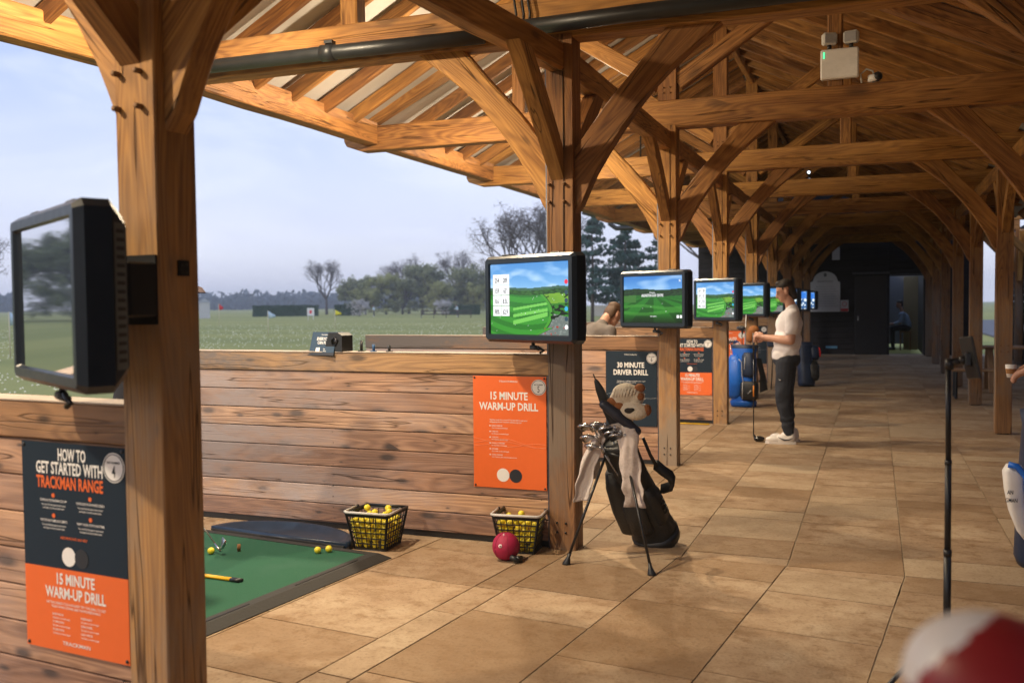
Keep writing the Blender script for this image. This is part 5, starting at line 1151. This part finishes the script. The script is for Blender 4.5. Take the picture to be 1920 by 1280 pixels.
# ------------------------------------------------------------------ dark building that closes the far end
YE = 23.4
eb = thing('end_building', 'dark timber clad building closing the far end of the shelter', 'building', T(0, YE, 0))
def clad(name, x0, x1, z0, z1, y=YE, hb=.16):
    g = G(); z = z0; rr = random.Random(int(x0*10)+3)
    while z < z1-.01:
        h = min(hb, z1-z); g.cbox(((x0+x1)/2, y+.02, z+h/2), (x1-x0, .04+rr.uniform(0, .004), h-.006), .005, r=rr.uniform(.02, 1)); z += h
    g.box(((x0+x1)/2, y+.06, (z0+z1)/2), (x1-x0, .05, z1-z0), r=.5); return g.build(name, DARKW, eb)
clad('wall', -3.3, 2.12, 0, 4.9); clad('wall', 2.12, 3.02, 2.30, 4.9); clad('wall', 3.02, 4.5, 0, 3.4)
g = G(); g.cbox((1.62, YE-.02, 1.14), (.86, .05, 2.26), .01); dr = g.build('door', flat('door_dark', (.010, .011, .016), .4), eb)
g = G(); g.cbox((1.28, YE-.06, 1.05), (.03, .05, .14), .008); g.build('handle', STEEL, dr)
g = G(); g.box((1.62, YE-.02, 2.34), (1.0, .07, .06)); g.box((2.57, YE+.02, 2.27), (.9, .12, .06)); g.build('lintel', flat('lintel', (.05, .055, .065), .5), eb)
g = G(); g.prism([(-6.8, 4.32), (-3.0, 4.30), (-3.0, 4.55), (-6.8, 4.42)], YE-.6, YE+7); g.build('roof_overhang', DARKW, eb)
g = G(); g.tube([(-5.9, YE-.62, 4.22), (-5.9, YE-.62, 3.98), (-5.7, YE-.62, 3.84), (-5.3, YE-.62, 3.84), (-3.2, YE-.62, 3.86)], .075, 12); g.build('gutter_pipe', PIPE, eb)
# room behind the opening
INT = flat('room_wall', (.30, .29, .25), .8)
g = G(); g.box((3.05, YE+4.5, 1.4), (.06, 8, 2.8)); g.box((1.9, YE+4.5, 1.4), (.06, 8, 2.8)); g.build('side_wall', flat('room_side', (.10, .095, .08), .8), eb)
g = G(); g.box((2.5, YE+7.5, 1.4), (1.3, .06, 2.8)); g.build('back_panel', flat('room_back', (.13, .14, .16), .8), eb)
g = G(); g.box((2.78, YE+3.2, 1.15), (.42, .06, 2.3)); g.build('room_door', flat('pale_timber', (.34, .27, .15), .6), eb)
g = G(); g.cbox((2.62, 26.25, .58), (.34, .34, .05), .01); 
for a in (-1, 1):
    for b_ in (-1, 1): g.box((2.62+a*.14, 26.25+b_*.14, .28), (.04, .04, .56))
tag(g.build('stool', flat('stool_wood', (.28, .15, .06), .6)), 'wooden stool under the seated person in the far doorway', 'stool')
# notices on the wall
NB = flat('notice_white', (.60, .61, .64), .5)
M = T(-.03, YE-.03, 1.24) @ RX(R(90)); t = thing('notice_board', 'white notice board with an arched top on the dark end wall', 'notice board', M)
pts = [(0, 0), (.82, 0), (.82, .86), (.76, .88)]+[(.41+.33*math.cos(a), .90+.27*math.sin(a)) for a in [math.pi*i/16 for i in range(1, 16)]]+[(.06, .88), (0, .86)]
g = G(); g.prism([(x, z) for x, z in pts], -.015, .015, M=RX(R(-90))); g.build('board', NB, t, M)
g = G(); txtmesh(g, 'RANGE NOTICE', .41, .86, .06, M=T(0, 0, .017), wmax=.42); 
for i in range(9): txtmesh(g, 'Please keep to the bays and mind others', .41, .72-.07*i, .03, M=T(0, 0, .017), wmax=.50+.1*(i % 3))
g.sphere((.41, 1.07, .016), (.045, .055, .004)); g.build('notice_text', flat('notice_ink', (.16, .17, .2), .6), t, M)
M = T(.80, YE-.03, 1.24) @ RX(R(90)); t = thing('warning_sign', 'small white and red warning sign right of the notice board', 'sign', M); G().cbox((.11, .17, 0), (.22, .33, .008), .002).build('panel', NB, t, M); g = G(); g.box((.11, .05, .0048), (.20, .08, .001)); g.tube([(.11+.06*math.cos(a), .22+.06*math.sin(a), .0055) for a in [2*math.pi*i/20 for i in range(21)]], .008, 5); g.build('red_mark', flat('sign_red', (.55, .05, .07), .5), t, M)
M = T(.56, YE-.03, 2.74) @ RX(R(90)); tag(G().cbox((.11, .18, 0), (.21, .37, .006), .002).build('paper_notice', NB, None, M), 'blank white paper high on the dark end wall', 'notice')
M = T(.40, YE-.03, .17) @ RX(R(90)); tag(G().cbox((.16, .04, 0), (.32, .07, .006), .002).build('label_plate', flat('label_blue', (.10, .28, .45), .5), None, M), 'small pale blue plate low on the dark end wall', 'plate')

# ------------------------------------------------------------------ right hand side beyond the posts
bk = thing('back_wall', 'dark board wall with posts along the outer side of the walkway', 'wall', T(5.0, 10, 0))
def sideclad(y0, y1, z0, z1):
    g = G(); z = z0; rr = random.Random(8)
    while z < z1-.01: g.cbox((5.02, (y0+y1)/2, z+.075), (.04, y1-y0, .144), .004, r=rr.uniform(.02, 1)); z += .15
    return g.build('boards', DARKW, bk)
sideclad(-12, 23.4, 0, 1.05); sideclad(-12, 23.4, 2.4, 3.3); sideclad(-12, 16.2, 1.05, 2.4); sideclad(19.2, 23.4, 1.05, 2.4)  # wall run on behind the camera and boarded up to keep side light out
for k in range(0, KEND):
    y = (k-2)*S; beam('post', (4.9, y+W/2, 0), (4.9, y+W/2, 3.2), W, W, bk, OAK, upv=V((0, 1, 0)))
    beam('brace', (4.88, y+W/2, 2.2), (4.10, y+W/2, 3.10), .10, .14, bk, OAK); beam('brace', (4.9, y+W, 2.0), (4.9, y+1.1, 3.15), .10, .14, bk, OAK); beam('brace', (4.9, y+.9*S, 3.15), (4.9, y+S, 2.0), .10, .14, bk, OAK)
BEN = wood('bench_slat', (.40, .26, .15), (.2, .11, .06))
def bench(M, lab):
    t = thing('bench', lab, 'bench', M, 'metal framed benches beyond the right posts')
    for i in range(4): beam('slat', (0, .05+.1*i, .45), (1.5, .05+.1*i, .45), .085, .035, t, BEN, M)
    for x in (.06, 1.44):
        g = G(); g.tube([(x, 0, .43), (x, 0, .02), (x, .4, .02), (x, .4, .43)], .022, 4, smooth=False); g.build('leg_frame', BLACK, t, M)
    return t
bench(T(2.86, 10.55, 0), 'metal framed bench with timber slats between the right posts')
bench(T(3.5, 7.1, 0), 'metal framed bench with timber slats right of the nearest visible right post')
M = T(3.35, 12.0, 0); t = thing('picnic_table', 'timber picnic table in the shade beyond the right posts', 'table', M)
for i in range(5): beam('plank', (0, .13*i, .74), (1.7, .13*i, .74), .12, .04, t, BEN, M)
for x in (.2, 1.5):
    for a in (-1, 1): beam('leg', (x, .26+a*.45, 0), (x, .26+a*.15, .72), .09, .05, t, BEN, M)
M = T(-.62, 6.35, 0); g = G(); g.tube([(-.55, 0, .012), (.42, 0, .012)], .009, 8); st = g.build('alignment_stick', flat('stick_yellow2', (.85, .55, .03), .4), None, M); tag(st, 'yellow stick lying on the floor at the foot of the partition of sign 7', 'alignment stick')

# ------------------------------------------------------------------ the driving range
GZ = -.15
rb = random.Random(21)
PALE = flat('range_ball', (.95, .92, .70), .5, noise_amt=0)
mb = G().sphere((0, 0, 0), .0235, sub=2).mesh('range_ball', PALE)
far = G(); nfar = 0; ni = 0
cand = []
for i in range(4600):
    D = 14+80*rb.random()**1.5; a = yaw+math.atan((rb.uniform(-30, 1040) and (960-rb.uniform(-60, 1030))/f))
    x, y = 1.741-math.sin(a)*D, -5.6+math.cos(a)*D
    if NZ.noise(V((x*.12, y*.12, 0))) < -.18 and D < 40: continue
    if x < -4.6: cand.append((D, x, y))
cand.sort()
for i, (D, x, y) in enumerate(cand):
    if i < 250:
        o = bpy.data.objects.new('range_ball', mb); place(o, None, T(x, y, GZ+.018) ); tag(o, 'pale yellow range ball lying on the grass of the range', 'golf ball', 'range balls scattered on the grass')
    else: far.sphere((x, y, GZ+.018), .0225, sub=1)
tag(far.build('distant_range_balls', PALE), 'pale range balls scattered far out on the grass', 'golf balls', kind='stuff')
def flag(x, y, h, c, lab, r_=.012, w_=.55, hh=.40):
    M = T(x, y, GZ); t = thing('range_flag', lab, 'flag', M, 'target flags on the range'); s = h/2.0
    g = G(); g.tube([(0, 0, 0), (0, 0, h)], r_, 8); g.build('pole', flat('flag_pole', (.62, .55, .38), .5), t, M)
    g = G(); d = r2; g.loft([[tuple(d*(w_*i/10)+V((0, .03*math.sin(i*.9), h-hh*s*(k+.0)*(1-.72*i/10)-.28*(i/10)*hh*s*2))) for k in (0, 1)] for i in range(11)], cap=False, closed=False)
    o = g.build('cloth', c, t, M); sl = o.modifiers.new('s', 'SOLIDIFY'); sl.thickness = .006
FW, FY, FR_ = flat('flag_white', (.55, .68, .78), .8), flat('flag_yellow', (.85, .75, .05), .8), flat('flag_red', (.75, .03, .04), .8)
flag(-30.7, 39.9, 1.45, FW, 'white flag on the range left of the yellow one', .022, .42, .62)
flag(-34.15, 52.7, 1.42, FY, 'yellow flag on the range above the control box', .024, .45, .56)
flag(-36.5, 95.0, 2.3, FR_, 'red flag on the range left of the screen with number tiles', .035, .45, .62)
flag(-54.5, 65.8, 2.0, FR_, 'dark red flag far left on the range beside the foreground post', .03, .4, .6)
flag(-26, 18.5, 1.6, FW, 'white flag at the far left of the picture beside the unlit screen', .02, .45, .6)
M = T(-62.1, 92.6, GZ) @ RZ(.45); t = thing('target_board', 'small white target board standing on the range', 'board', M); g = G(); g.cbox((0, 0, 1.0), (.85, .05, .95), .01); g.build('panel', PRWHT, t, M); g = G(); g.cbox((0, -.03, 1.0), (.28, .02, .4), .01); g.build('mark', FR_, t, M); g = G(); g.box((-.3, 0, .26), (.05, .05, .53)); g.build('leg', WHITE, t, M); g = G(); g.box((.3, 0, .26), (.05, .05, .53)); g.build('leg', WHITE, t, M)

# hedges and trees
def leaf(name, c1, c2):
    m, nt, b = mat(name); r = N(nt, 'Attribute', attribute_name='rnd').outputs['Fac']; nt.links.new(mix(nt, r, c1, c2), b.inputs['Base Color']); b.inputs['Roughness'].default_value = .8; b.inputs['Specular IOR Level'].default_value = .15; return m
HEDGE = leaf('hedge_leaf', (.014, .045, .020), (.05, .10, .045)); PINE = leaf('pine_leaf', (.020, .058, .052), (.06, .12, .105)); WILL = leaf('spring_leaf', (.20, .22, .08), (.42, .43, .18)); GRN = leaf('green_leaf', (.13, .155, .08), (.30, .32, .17)); BLOS = leaf('blossom', (.42, .40, .40), (.66, .64, .64)); HAZY_FARL = leaf('hazy_far_leaf', (.028, .048, .072), (.06, .09, .12)); TWIG = leaf('twig', (.10, .085, .09), (.19, .165, .165))  # the far woodland's leaf colour has blue distance haze painted in
BARK = flat('bark', (.085, .068, .062), .9, noise_amt=.3, ns=4)
def leaves(g, c, rad, n, s, rr, shape=None):
    for _ in range(n):
        while True:
            q = V((rr.uniform(-1, 1), rr.uniform(-1, 1), rr.uniform(-1, 1)))
            if q.length < 1: break
        p = V(c)+V((q.x*rad[0], q.y*rad[1], q.z*rad[2])); a = V((rr.gauss(0, 1), rr.gauss(0, 1), rr.gauss(0, 1))).normalized(); b_ = a.orthogonal().normalized(); b_ = (b_*math.cos(1.7*rr.random()*3)+a.cross(b_)*math.sin(rr.random()*3)); e = s*rr.uniform(.5, 1.3)
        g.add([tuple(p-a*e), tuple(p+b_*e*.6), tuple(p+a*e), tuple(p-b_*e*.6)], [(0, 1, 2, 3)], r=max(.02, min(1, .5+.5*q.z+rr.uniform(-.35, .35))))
def hedge(x0, x1, h, lab):
    p0, p1 = V((*x0, GZ)), V((*x1, GZ)); c = (p0+p1)/2; M = frame_x(p0, p1); L_ = (p1-p0).length; t = thing('hedge', lab, 'hedge', M)
    g = G(); rr = random.Random(L_); g.box((L_/2, 0, h*.47), (L_*.985, .9, h*.92), r=.3)
    for _ in range(2600):
        f_ = rr.random(); x, y, z = rr.uniform(0, L_), rr.choice((-.5, .5, rr.uniform(-.5, .5))), rr.uniform(.02, h)
        if f_ < .3: z = h+rr.uniform(-.10, .12)
        leaves(g, (x, y, z), (.10, .12, .08), 1, .14, rr)
    g.build('foliage', HEDGE, t, M)
hedge((-96.1, 127.3), (-87.1, 133.5), 1.75, 'long clipped dark hedge on the range, under the far blue treeline')
hedge((-84.8, 134.9), (-81.0, 137.1), 1.72, 'short clipped dark hedge right of the bare tree')
hedge((-66.5, 139.0), (-60.5, 141.5), 1.5, 'dark clipped hedge in front of the sparse green trees')
def branch(g, p, d, L_, r_, depth, rr, tips, up_=.12, n=3, spread=.55):
    q = V(p); pts = [q.copy()]; dd = V(d)
    for i in range(3):
        dd = (dd+V((rr.gauss(0, .13), rr.gauss(0, .13), rr.gauss(0, .08)+up_*.4))).normalized(); q = q+dd*L_/3; pts.append(q.copy())
    g.tube(pts, [r_, r_*.88, r_*.76, r_*.62], 5 if depth > 1 else 3, cap=False, r=.5)
    if depth == 0: tips.append(q.copy()); return
    for i in range(n+(1 if rr.random() < .4 else 0)):
        s = pts[1].lerp(pts[3], rr.uniform(.2, 1)) if i else pts[3]
        a = rr.uniform(0, 6.28); side = dd.orthogonal().normalized(); side = side*math.cos(a)+dd.cross(side)*math.sin(a)
        branch(g, s, (dd+side*spread*rr.uniform(.6, 1.35)+V((0, 0, up_))).normalized(), L_*rr.uniform(.60, .84), r_*.60, depth-1, rr, tips, up_, n, spread)
def tree(name, lab, x, y, h, kind, seed, wid=1.0, leafm=None, dens=1.0, grp=None):
    rr = random.Random(seed); M = T(x, y, GZ); t = thing(name, lab, 'tree', M, grp); g = G(); tips = []
    if kind == 'pine':
        r0 = h*.018; g.tube([(0, 0, 0), (rr.gauss(0, .1), 0, h*.5), (0, 0, h*.97)], [r0, r0*.7, r0*.2], 7, r=.5); g.build('trunk', BARK, t, M); c = G()
        for i in range(int(34*dens)):
            z = h*(.22+.78*i/(34*dens)); w_ = wid*h*.26*(1-(z/h-.22)/.80)**.6*rr.uniform(.55, 1.25); a = rr.uniform(0, 6.28)
            leaves(c, (math.cos(a)*w_*.6, math.sin(a)*w_*.6, z+rr.uniform(-.2, .2)), (w_*.55, w_*.55, h*.030), 80, h*.022, rr)
        c.build('crown', leafm or PINE, t, M); return t
    tr = h*(.34 if kind != 'bush' else .14); r0 = h*.022
    g.tube([(0, 0, -.02), (rr.gauss(0, .06), rr.gauss(0, .06), tr*.6), (0, 0, tr)], [r0*1.35, r0, r0*.9], 8, r=.5); trunk = g.build('trunk', BARK, t, M); g = G()
    for i in range(5 if kind != 'bush' else 6):
        a = 6.28*i/5+rr.uniform(-.4, .4); o = rr.uniform(.35, .95)*wid
        branch(g, (0, 0, tr*rr.uniform(.75, 1.0)), V((math.cos(a)*o, math.sin(a)*o, 1)), h*.30, r0*.62, 3, rr, tips, .16, 3, .62)
    if kind == 'bare':
        for p in tips:
            for _ in range(5):
                a = V((rr.gauss(0, 1), rr.gauss(0, 1), rr.gauss(.3, .8))).normalized(); g.tube([p, p+a*h*.045, p+a*h*.075+V((rr.gauss(0, .02), 0, -.01*h*rr.random()))], [h*.0015, h*.0011, h*.0006], 3, cap=False, r=.5)
    g.build('branches', BARK if kind == 'bare' else BARK, t, M)
    if kind == 'bush':
        for _ in range(120 if name == 'broad_tree' else 75): a = rr.uniform(0, 6.28); q = rr.random()**.5*h*.30*wid; tips.append(V((math.cos(a)*q, math.sin(a)*q, h*rr.uniform(.08, .55))))
    c = G(); nl = 10 if kind == 'bare' else int(46*dens)
    for p in tips: leaves(c, p, (h*.07, h*.07, h*.06), nl, h*(.008 if kind == 'bare' else .017), rr)
    c.build('crown', leafm or (TWIG if kind == 'bare' else GRN), t, M); return t
tree('bare_tree', 'lone bare spreading tree right of the long hedge', -99.2, 155.3, 10.3, 'bare', 3, 1.1)
bank = 'loose row of trees behind the range'
tree('willow_tree', 'yellow green bushy tree beside the lone bare tree', -89.0, 150.0, 8.2, 'bush', 5, 1.0, GRN, grp=bank)
tree('willow_tree', 'broad yellow green tree left of centre in the row behind the range', -84.4, 152.5, 8.6, 'bush', 6, 1.2, WILL, grp=bank)
tree('willow_tree', 'tall bare topped green tree in the middle of the row behind the range', -78.5, 156.0, 10.6, 'bush', 7, .9, GRN, .7, grp=bank)
tree('willow_tree', 'low yellow green tree right of the tallest in the row', -75.0, 154.0, 7.6, 'bush', 8, 1.1, WILL, .9, grp=bank)
tree('willow_tree', 'sparse green tree just left of the screen with number tiles', -70.0, 158.0, 10.2, 'bush', 9, 1.0, GRN, .7, grp=bank)
for i, (x, y, h, lm, lab) in enumerate(((-86.8, 149.0, 6.2, WILL, 'low yellow tree second from the left in the green row'), (-81.2, 153.0, 7.6, GRN, 'rounded green tree between the broad yellow tree and the tallest one'), (-72.6, 155.5, 7.2, GRN, 'low green tree near the right of the row'), (-67.6, 157.0, 7.0, WILL, 'low yellow green tree beside the screen with number tiles'))): tree('willow_tree', lab, x, y, h, 'bush', 60+i, 1.25, lm, 1.0, grp=bank)
tree('bare_tree', 'bare tree behind the middle of the green row', -86.0, 165.0, 10.8, 'bare', 10, 1.0, grp=bank)
tree('bare_tree', 'bare tree behind the right of the green row', -76.0, 168.0, 11.8, 'bare', 12, 1.0, grp=bank)
tree('bare_tree', 'bare tree directly left of the screen with number tiles', -65.5, 160.5, 9.8, 'bare', 13, 1.0, grp=bank)
tree('blossom_tree', 'small white blossoming tree by the short hedge', -74.0, 124.5, 3.0, 'bush', 14, 1.4, BLOS, .7); tree('blossom_tree', 'white blossoming bush right of the row of green trees', -62.5, 131.0, 2.9, 'bush', 15, 1.2, BLOS, .6)
tree('bare_tree', 'tall bare tree behind the top of the screen with number tiles', -40.5, 107.5, 13.6, 'bare', 16, 1.2); tree('bare_tree', 'tall bare tree close behind the second post', -36.2, 108.2, 14.5, 'bare', 17, 1.1)
tree('pine_tree', 'dark pine left of three between the second and third posts', -21.9, 76.0, 9.4, 'pine', 18, 1.15); tree('pine_tree', 'dark pine in the middle of three between the second and third posts', -19.2, 77.5, 9.0, 'pine', 19, 1.2); tree('pine_tree', 'dark pine right of three beside the third post', -16.4, 78.5, 8.6, 'pine', 20, 1.2)
tree('pine_tree', 'dark pine farther back between the two nearer ones', -23.5, 92.0, 8.6, 'pine', 31, 1.3); tree('bare_tree', 'bare tree seen between the third and fourth posts', -9.5, 70.0, 10.5, 'bare', 22, 1.0)
tree('bare_tree', 'bare tree at the far left edge behind the unlit screen', -56.0, 42.0, 6.8, 'bare', 23, 1.0)
for i, lab in enumerate(('first', 'second', 'third', 'fourth', 'fifth', 'sixth')): tree('broad_tree', lab+' tall green tree from the left edge of the row reflected in the unlit screen', -140+5*(i % 2), 8+12*i, 13+1.5*(i*7 % 3), 'bush', 40+i, 1.7, GRN, 1.5, grp='row of trees reflected in the unlit screen')
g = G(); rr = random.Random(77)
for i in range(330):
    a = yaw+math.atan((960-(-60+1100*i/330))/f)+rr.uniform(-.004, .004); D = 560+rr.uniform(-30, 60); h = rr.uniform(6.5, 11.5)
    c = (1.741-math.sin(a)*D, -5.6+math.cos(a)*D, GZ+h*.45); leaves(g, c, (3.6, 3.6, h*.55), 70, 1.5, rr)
tag(g.build('distant_woodland', HAZY_FARL), 'far belt of woodland along the horizon', 'woodland', kind='stuff')
M = T(-92.7, 110.9, GZ) @ RZ(.7); t = thing('white_hut', 'small pale hut far out on the range beside the foreground post', 'hut', M); G().cbox((0, 0, 1.2), (1.6, 1.4, 2.4), .02).build('wall', LGREY, t, M); g = G(); g.prism([(-1.0, 2.4), (1.0, 2.4), (0, 3.0)], -.8, .8); g.build('roof', flat('hut_roof', (.4, .42, .46), .6), t, M)
M = T(-22.6, 81.5, GZ) @ RZ(.3); t = thing('pavilion', 'small pale pavilion under the pines', 'hut', M); G().cbox((0, 0, 1.0), (1.7, 1.2, 1.0), .02).build('wall', LGREY, t, M); g = G(); g.cbox((0, 0, 2.0), (2.3, 1.6, .16), .02); g.build('roof', LGREY, t, M)
for x in (-.7, .7): g = G(); g.box((x, -.5, 1.5), (.1, .1, 1.0)); g.build('post', LGREY, t, M)
M = T(-50.2, 105.8, GZ) @ RZ(.45); t = thing('fence', 'low dark post and rail fence in front of the green trees', 'fence', M)
for i in range(5): g = G(); g.box((-3.2+1.6*i, 0, .5), (.1, .1, 1.0)); g.build('post', BARK, t, M)
for z in (.5, .9): g = G(); g.box((0, -.06, z), (6.6, .05, .12)); g.build('rail', BARK, t, M)
for i, (x, y, c_, lab) in enumerate(((-71.0, 124.0, FW, 'distant golfer in a pale top left of the blossoming tree'), (-55.0, 120.0, FW, 'distant golfer in a pale top near the red flag'))):
    stander(T(x, y, GZ) @ RZ(R(200)), lab, c_, JOG, HAIR, bend=.2)

# ------------------------------------------------------------------ air
m = bpy.data.materials.new('haze'); m.use_nodes = True; nt = m.node_tree; nt.nodes.remove(nt.nodes['Principled BSDF'])
vol = N(nt, 'VolumePrincipled', {'Color': (.90, .95, 1.0, 1), 'Density': .0009, 'Anisotropy': .2}); nt.links.new(vol.outputs[0], nt.nodes['Material Output'].inputs['Volume'])
g = G(); g.box((-150, 250, 9.5), (1300, 1200, 22.0)); tag(g.build('haze', m), kind='stuff')
